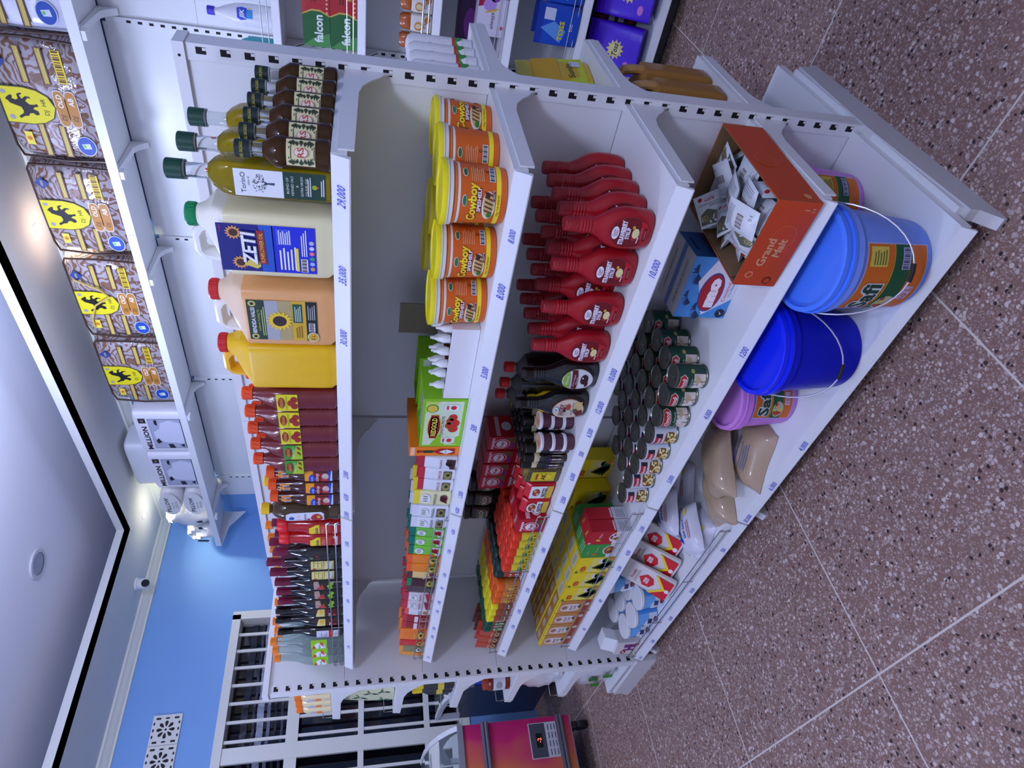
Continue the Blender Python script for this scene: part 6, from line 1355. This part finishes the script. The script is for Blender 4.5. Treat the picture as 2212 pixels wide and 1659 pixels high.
def care():
    t = thing('lotion_bottle', cat='bottle')
    b = B(); b.loft([(0, .034, .026, 4), (.004, .038, .03, 5), (.085, .038, .03, 5), (.095, .032, .026, 4)], M((214, 208, 200), .35), 24); b.build('body', t)
    b = B(); b.loft([(.0945, .033, .027, 4), (.1, .035, .029, 3), (.13, .033, .027, 2.6), (.142, .024, .02, 2.2)], M((176, 90, 34), .25, coat=.5), 24); b.build('cap', t)
    b = B(); L = Lb(b, flat((0, -.0305, 0))); L.ell(-.01, .06, .018, .018, I(206, 140, 50)); L.ell(-.01, .06, .011, .014, I(226, 206, 160), 2); L.text('Care', .004, .032, .012, I(60, 40, 50), 2, w=.04); L.ell(.02, .02, .014, .012, I(190, 110, 40), 2); b.build('label', t); return t
K = Kind(care)
for i in range(5): K.put((-.455 + .08 * i, YS - .06, 1.157), 'cream bottle with brown domed cap, %s from the left behind the chrome guard' % ORD[i], 'brown capped cream bottles')
carton('small_box', .07, .05, .1, M((30, 40, 110), .4), lambda L, w, h: (L.rect(-.03, .02, .03, .06, I(60, 100, 190)), L.text('S', 0, .04, .02, I(206, 214, 230), 1)), loc=(-.555, YS, 1.158), rz=.3, label='small navy box left of the cream bottles')
def wipes(L, w, h):
    L.rect(-w / 2, 0, w / 2, h, I(222, 218, 232), 0)
    L.poly([(w * .1, h), (w * .34, h), (w * .4, h * .6), (w * .2, h * .5)], I(170, 30, 60), 1); L.ell(w * .16, h * .62, w * .13, h * .22, I(190, 150, 226), 2); L.ell(w * .3, h * .45, w * .08, h * .16, I(150, 70, 170), 2); L.poly([(-w * .02, h * .8), (w * .04, h * .4), (w * .1, h * .3), (w * .06, h * .6)], I(226, 180, 60), 3); L.text('always', -w * .16, h * .5, h * .13, I(70, 40, 70), 2, w=w * .34, sh=.25); L.ell(-w * .3, h * .12, .008, .008, I(200, 50, 60), 2)
K = Kind(lambda: carton('pad_pack', .2, .09, .135, M((216, 212, 228), .3, bump=.15, sc=20), wipes))
K.put((-.29, YS - .03, .817), 'white pack with pink flower print on the wall shelf, left one', 'pink flower packs'); K.put((-.07, YS - .03, .817), 'white pack with pink flower print on the wall shelf, right one', 'pink flower packs')
K.put((-.07, YS + .08, .817), 'white pack with pink flower print behind the right one', 'pink flower packs')
carton('dark_pack', .22, .07, .2, M((60, 30, 70), .4), lambda L, w, h: (L.rect(-w / 2, 0, w / 2, h * .6, I(130, 124, 140)), L.ell(.0, h * .7, .07, .03, I(110, 40, 120), 1)), loc=(-.40, YS + .14, .817), label='dark purple carton in the shade behind the flower packs')
BLP = M((30, 70, 170), .2, bump=.4, sc=14, coat=.5, var=.15)
def det(L, w, h): L.poly([(-w * .4, h * .4), (-w * .1, h * .9), (w * .1, h * .6), (-w * .1, h * .3)], I(90, 150, 220)); L.text('TOSS', -.02, h * .42, .022, I(226, 206, 40), 2, w=.085, bold=.04); L.rect(.02, h * .6, .07, h * .85, I(200, 206, 226), 1); L.text('500', 0, h * .2, .016, I(226, 230, 240), 2)
K = Kind(lambda: pouch(.18, .2, (30, 60, 160), (34, 80, 190), det, .03))
for i, x in enumerate((-.30, -.12, .06)): K.put((x, YS - .07, .472), 'blue detergent pouch on the wall shelf, %s from the left' % ORD[i], 'blue detergent pouches'); K.put((x + .02, YS + .02, .472), 'blue detergent pouch on the wall shelf, %s in the rear row' % ORD[i], 'blue detergent pouches')
def pur(L, w, h): L.flower(0, h * .45, .045, I(214, 200, 120), I(226, 220, 150), 0, 12); L.text('Toss', 0, h * .45, .025, I(40, 40, 60), 3, w=.055, sh=.2, bold=.02); L.ell(-.06, h * .2, .02, .014, I(200, 110, 200), 1)
K = Kind(lambda: pouch(.22, .27, (70, 20, 190), (72, 24, 206), pur, .045))
for i, x in enumerate((-.36, -.115, .13)): 
    o = K.put((x, YS - .13, .151), 'purple washing powder bag on the lowest wall shelf, %s from the left' % ORD[i], 'purple powder bags'); o.rotation_euler = (-.5, 0, .1)
def chk(L, w, h):
    for i in range(5):
        for j in range(4): L.rect(-w * .4 + .036 * i, .02 + .05 * j, -w * .4 + .036 * i + .026, .05 + .05 * j, I(*((150, 146, 156) if (i + j) % 3 else (120, 26, 40))), 0)
carton('printed_carton', .4, .1, .24, M((34, 28, 40), .4), chk, loc=(-.24, YS + .14, .127), label='dark carton with grey and red squares behind the purple bags')
# rear shelves of the gondola
def roll():
    t = thing('tissue_tube', cat='pack'); b = B(); b.lathe([(.028, 0), (.031, .004), (.031, .165), (.024, .178), (.01, .184)], M((222, 222, 228), .3, bump=.25, sc=30), 20); b.build('tube', t)
    b = B(); L = Lb(b, cyl(.0312)); L.rect(-.09, .012, .09, .06, I(224, 224, 226)); L.rect(-.06, .03, .07, .05, I(60, 150, 60), 1); L.poly([(-.03, .03), (-.01, .046), (0, .03)], I(230, 236, 232), 2); L.rect(-.06, .05, .07, .058, I(190, 60, 50), 1); L.bars(.03, .04, .075, .09, I(90, 80, 110), l=2); L.text('ROSE', .04, .12, .012, I(180, 50, 60), 1, w=.04); L.text('ROSE', -.04, .12, .012, I(180, 50, 60), 1, w=.04); b.build('print', t); return t
K = Kind(roll)
for i, y in enumerate((.17, .235, .30, .365)): K.put((-.05, y, 1.1509), 'white tissue tube with green band on the rear shelf, %s' % FB(i, 4), 'white tissue tubes', rz=1.3)
def yg(L, w, h): L.rect(-w * .46, .02, w * .46, h * .8, I(190, 206, 40)); L.rect(-w * .46, h * .45, w * .46, h * .8, I(206, 160, 20), 1); L.text('Sunlit', 0, h * .3, .02, I(40, 60, 30), 2, w=.08); L.rect(.02, .03, .05, .06, I(200, 206, 220), 2)
K = Kind(lambda: pouch(.15, .215, (196, 190, 40), (206, 170, 20), yg, .03))
for i, y in enumerate((.155, .325)): K.put((-.075, y, .8009), 'yellow green pouch on the rear shelf at the gondola end, %s' % ('nearer the post', 'farther from the post')[i], 'yellow green pouches', rz=1.45)
KA_ = Kind(lambda: jug('oil_jug', M((176, 124, 64), .2, trans=.25, ior=1.2), M((178, 134, 80), .2), M((204, 170, 60), .4), .17, .085, .3, None, M((176, 124, 64), .2, trans=.25, ior=1.2)))
KA_.put((-.10, .225, .4209), 'amber oil jug on the lower rear shelf, nearer the post', 'amber rear jugs', rz=PI); KA_.put((-.10, .345, .4209), 'amber oil jug on the lower rear shelf, farther one', 'amber rear jugs', rz=PI)

# ---------------------------------------------------------------- goods on the far end unit
def mayo():
    t = thing('mayonnaise_jar', cat='jar'); b = B(); b.loft([(0, .034, .034, 2.6), (.006, .04, .04, 2.8), (.11, .04, .04, 2.8), (.135, .03, .03, 2.2)], M((222, 206, 160), .25, coat=.4), 24); b.build('body', t)
    b = B(); b.lathe([(.033, .134), (.034, .137), (.034, .162), (.032, .164), (0, .164)], M((236, 120, 24), .4), 24); b.build('lid', t)
    b = B(); L = Lb(b, cyl(.0405)); L.rect(-.11, .03, .11, .11, I(214, 204, 190)); L.rect(-.11, .045, .11, .07, I(232, 130, 30), 1); L.ell(0, .09, .02, .014, I(190, 190, 200), 2); L.ell(.06, .09, .02, .014, I(190, 190, 200), 2); b.build('label', t); return t
K = Kind(mayo)
for i, x in enumerate((-2.57, -2.653, -2.736, -2.819)): K.put((x, -.425, 1.5609), 'cream jar with orange lid on the far end unit, %s from the gondola' % ORD[i], 'orange lidded jars')
def leafd(L, w, h):
    for cx, cz, s_ in ((-.05, .05, 1), (.03, .11, 1), (-.03, .16, 1), (.05, .05, .8)):
        for k in range(4): a = .6 + k * 1.3; L.poly([(cx, cz), (cx + .03 * s_ * math.cos(a) - .008, cz + .02 * math.sin(a)), (cx + .045 * s_ * math.cos(a), cz + .04 * s_ * math.sin(a)), (cx + .02 * s_ * math.cos(a) + .01, cz + .016 * math.sin(a))], I(40, 96, 50), 0)
K = Kind(lambda: pouch(.16, .235, (206, 206, 160), (206, 208, 170), leafd, .03))
for i, y in enumerate((-.43, -.365)): K.put((-2.70 - .03 * i, y, 1.2709), 'cream bag printed with green leaves on the end unit, %s' % ('front one', 'rear one')[i], 'leaf printed bags')
t = bottle('sauce_bottle', [(0, .03, .03, 2), (.006, .035, .035, 2), (.12, .035, .035, 2), (.15, .02, .02, 2)], M((40, 34, 34), .15, coat=.4), [(.024, .148), (.025, .19), (.02, .196), (0, .196)], M((232, 206, 30), .4), lambda b: Lb(b, cyl(.0355)).rect(-.05, .05, .05, .08, I(206, 190, 60))); t.location = (-2.66, -.43, .9859); tag(t, 'dark bottle with yellow cap on the end unit, right one', None, 'yellow capped dark bottles')
dup(t, (-2.745, -.42, .9859), 0, 'dark bottle with yellow cap on the end unit, left one')
t = thing('ketchup_jar', (-2.72, -.425, .7009), label='brown sauce jar with white label on the end unit', cat='jar')
b = B(); b.lathe([(.04, 0), (.046, .004), (.046, .1), (.038, .11)], M((110, 34, 22), .15, coat=.5), 24); b.build('body', t)
b = B(); b.lathe([(.041, .109), (.042, .13), (.04, .132), (0, .132)], M((170, 60, 36), .4), 24); b.build('lid', t)
b = B(); L = Lb(b, cyl(.0463)); L.rect(-.12, .025, .12, .085, I(206, 206, 214)); L.ell(.03, .055, .02, .016, I(150, 150, 160), 1); b.build('label', t)
t = crumple('clear_bag', .13, .05, .115, 12); t.location = (-2.73, -.40, .4119); tag(t, 'crumpled clear plastic bag on the low shelf of the end unit')
def gw(L): 
    for s_, q, c in ((-.06, .1, (50, 130, 50)), (.02, .13, (40, 110, 50)), (.05, .06, (60, 140, 60))): L.poly([(s_ - .02, q - .03), (s_ + .025, q - .02), (s_ + .02, q + .03), (s_ - .025, q + .02)], I(*c))
t = crumple('flour_bag', .16, .052, .11, 15, gw); t.location = (-2.74, -.405, BZ + .002); tag(t, 'white and green flour bag at the bottom of the end unit')

# ---------------------------------------------------------------- chest freezers by the window
def grad_mat(stops, ax=1, a=0, b=1):
    m = bpy.data.materials.new('freezer_front'); m.use_nodes = True; nt = m.node_tree; N = nt.nodes; L = nt.links; p = N['Principled BSDF']
    tc = N.new('ShaderNodeTexCoord'); sp = N.new('ShaderNodeSeparateXYZ'); L.new(tc.outputs['Object'], sp.inputs[0]); mr = N.new('ShaderNodeMapRange'); mr.inputs['From Min'].default_value = a; mr.inputs['From Max'].default_value = b
    no = N.new('ShaderNodeTexNoise'); no.inputs['Scale'].default_value = 2.2; L.new(tc.outputs['Object'], no.inputs['Vector']); ad = N.new('ShaderNodeMath'); ad.operation = 'MULTIPLY_ADD'; ad.inputs[1].default_value = .5
    L.new(no.outputs['Fac'], ad.inputs[0]); L.new(sp.outputs[ax], ad.inputs[2]); L.new(ad.outputs[0], mr.inputs['Value']); r = N.new('ShaderNodeValToRGB'); r.color_ramp.elements[0].color = (*lin(stops[0]), 1); r.color_ramp.elements[1].color = (*lin(stops[-1]), 1)
    for i, c in enumerate(stops[1:-1]): e = r.color_ramp.elements.new((i + 1) / (len(stops) - 1)); e.color = (*lin(c), 1)
    L.new(mr.outputs['Result'], r.inputs[0]); L.new(r.outputs[0], p.inputs['Base Color']); p.inputs['Roughness'].default_value = .25; return m
GREY = M((150, 152, 160), .35, metal=.4, var=.03)
def freezer(t, Ln, zf, body, frontm, logo, pinky):
    D = .66
    b = B(); b.box(-D, -.012, 0, Ln, .12, zf, body); b.build('cabinet', t, ang=0)
    b = B(); b.box(-.012, 0, .004, Ln - .004, .13, zf - .004, frontm); b.build('front_panel', t, ang=0)
    arc = [(0, zf), (-.06, zf + .05), (-.16, zf + .105), (-.3, zf + .15), (-.45, zf + .172), (-D, zf + .18)]
    for y in (0, Ln - .03):
        inner = [(x - .04 if i == 0 else x, z - .035 if i else z) for i, (x, z) in enumerate(arc)]
        b = B()
        for i in range(len(arc) - 1): b.prism([arc[i], arc[i + 1], inner[i + 1], inner[i]], y, y + .03, M((206, 208, 212), .35), 'y')
        b.box(-D, -D + .04, y, y + .03, zf, zf + .15, M((206, 208, 212), .35)); b.build('lid_frame', t, ang=0)
    b = B(); gl = M((196, 214, 220), .04, trans=.9, ior=1.15, var=0)
    for i in range(len(arc) - 1):
        (xa, za), (xb, zb) = arc[i], arc[i + 1]; b.add([(xa, .03, za - .004), (xb, .03, zb - .004), (xb, Ln - .03, zb - .004), (xa, Ln - .03, za - .004)], [(0, 1, 2, 3)], gl)
    b.build('glass_lid', t, ang=40)
    b = B(); b.box(-.03, .012, -.002, Ln + .002, zf - .03, zf + .004, GREY); b.build('top_trim', t, ang=0)
    for z, h in ((.20, .02), (zf - .165, .02)) if pinky else ():
        b = B(); b.tube([(.012, .0, z - h / 2), (.012, Ln, z - h / 2)], .013, M((96, 98, 108), .4), 8); b.tube([(.012, .0, z + h / 2), (.012, Ln, z + h / 2)], .013, M((80, 82, 92), .4), 8); b.build('bumper', t)
    for y in (.06, Ln - .06):
        b = B(); b.box(-.1, -.02, y - .02, y + .02, .085, .12, M((40, 40, 46), .5)); b.tube([(-.05, y - .018, .045), (-.05, y + .018, .045)], .043, M((22, 22, 26), .5), 16); b.build('caster', t)
    if pinky:
        b = B(); y1 = Ln - .035; y0 = y1 - .2; L = Lb(b, flat((.001, 0, 0), (0, 1, 0), (0, 0, 1)), base=1)
        b.box(-.002, .004, y0, y1, .225, .405, M((190, 192, 200), .4)); L = Lb(b, flat((.004, 0, 0), (0, 1, 0), (0, 0, 1))); L.rect(y0 + .004, .30, y1 - .004, .40, I(70, 74, 84), 0); L.rect(y0 + .06, .325, y0 + .14, .365, I(10, 10, 12), 1); L.text('-2', y0 + .1, .345, .025, M((255, 90, 50), .5, emit=3, var=0), 2)
        for i in range(4):
            for j in range(3): L.rect(y0 + .012 + .047 * i, .235 + .021 * j, y0 + .046 + .047 * i, .24 + .021 * j, I(60, 60, 70), 1)
        b.build('control_panel', t, ang=0)
    if logo: b = B(); L = Lb(b, flat((-D * .55, 0, .38))); L.ell(0, 0, .08, .04, I(90, 110, 130), 0); L.ell(0, 0, .074, .035, I(30, 42, 72), 1); L.text('ice', 0, 0, .03, I(90, 110, 120), 2); b.build('logo', t, ang=0)
t = thing('chest_freezer', (-3.69, -1.30, .0), label='pink and orange chest freezer with curved glass lid beside the window', cat='freezer')
freezer(t, .965, .845, M((190, 192, 200), .4), grad_mat([(214, 140, 60), (206, 110, 70), (190, 40, 100), (170, 30, 96)], 1, .86, 1.26), False, True)
t = thing('chest_freezer', (-3.945, -.02, .0), label='navy blue chest freezer with curved lid behind the end shelving', cat='freezer')
freezer(t, .9, .70, M((26, 34, 66), .4, var=.1, sc=3), grad_mat([(30, 60, 190), (40, 110, 220)], 1, 0, 1), True, False)
# ---------------------------------------------------------------- light
def area(name, loc, size, energy, col, rot=(0, 0, 0), sy=None):
    l = bpy.data.lights.new(name, 'AREA'); l.energy = energy; l.color = col; l.size = size
    if sy: l.shape = 'RECTANGLE'; l.size_y = sy
    o = bpy.data.objects.new(name, l); COL.objects.link(o); o.location = loc; o.rotation_euler = rot; return o
COOL = (.61, .685, 1.0)
def bulb(loc, e, r=.16, col=COOL):
    l = bpy.data.lights.new('ceiling_lamp', 'POINT'); l.energy = e; l.color = col; l.shadow_soft_size = r
    o = bpy.data.objects.new('ceiling_lamp', l); COL.objects.link(o); o.location = loc
bulb((.95, -1.95, 3.0), 104); bulb((-2.4, -2.3, 3.0), 86); bulb((-1.9, .55, 3.0), 72)
for x, y in ((-4.47, 1.79), (-1.77, 1.87)):
    l = bpy.data.lights.new('downlight_lamp', 'SPOT'); l.energy = 34; l.color = (1, .95, .72); l.spot_size = 2.6; l.spot_blend = .8; l.shadow_soft_size = .04
    o = bpy.data.objects.new('downlight_lamp', l); COL.objects.link(o); o.location = (x, y, ZS - .02)
w = bpy.data.worlds.new('world'); scene.world = w; w.use_nodes = True
bg = w.node_tree.nodes['Background']; bg.inputs[0].default_value = (.55, .62, 1, 1); bg.inputs[1].default_value = .15
scene.view_settings.view_transform = 'Standard'; scene.view_settings.look = 'None'; scene.view_settings.exposure = 0
scene.cycles.max_bounces = 7; scene.cycles.diffuse_bounces = 4; scene.cycles.transmission_bounces = 6; scene.cycles.transparent_max_bounces = 10
scene.cycles.caustics_reflective = False; scene.cycles.caustics_refractive = False; scene.cycles.use_denoising = True
scene.cycles.sample_clamp_indirect = 4
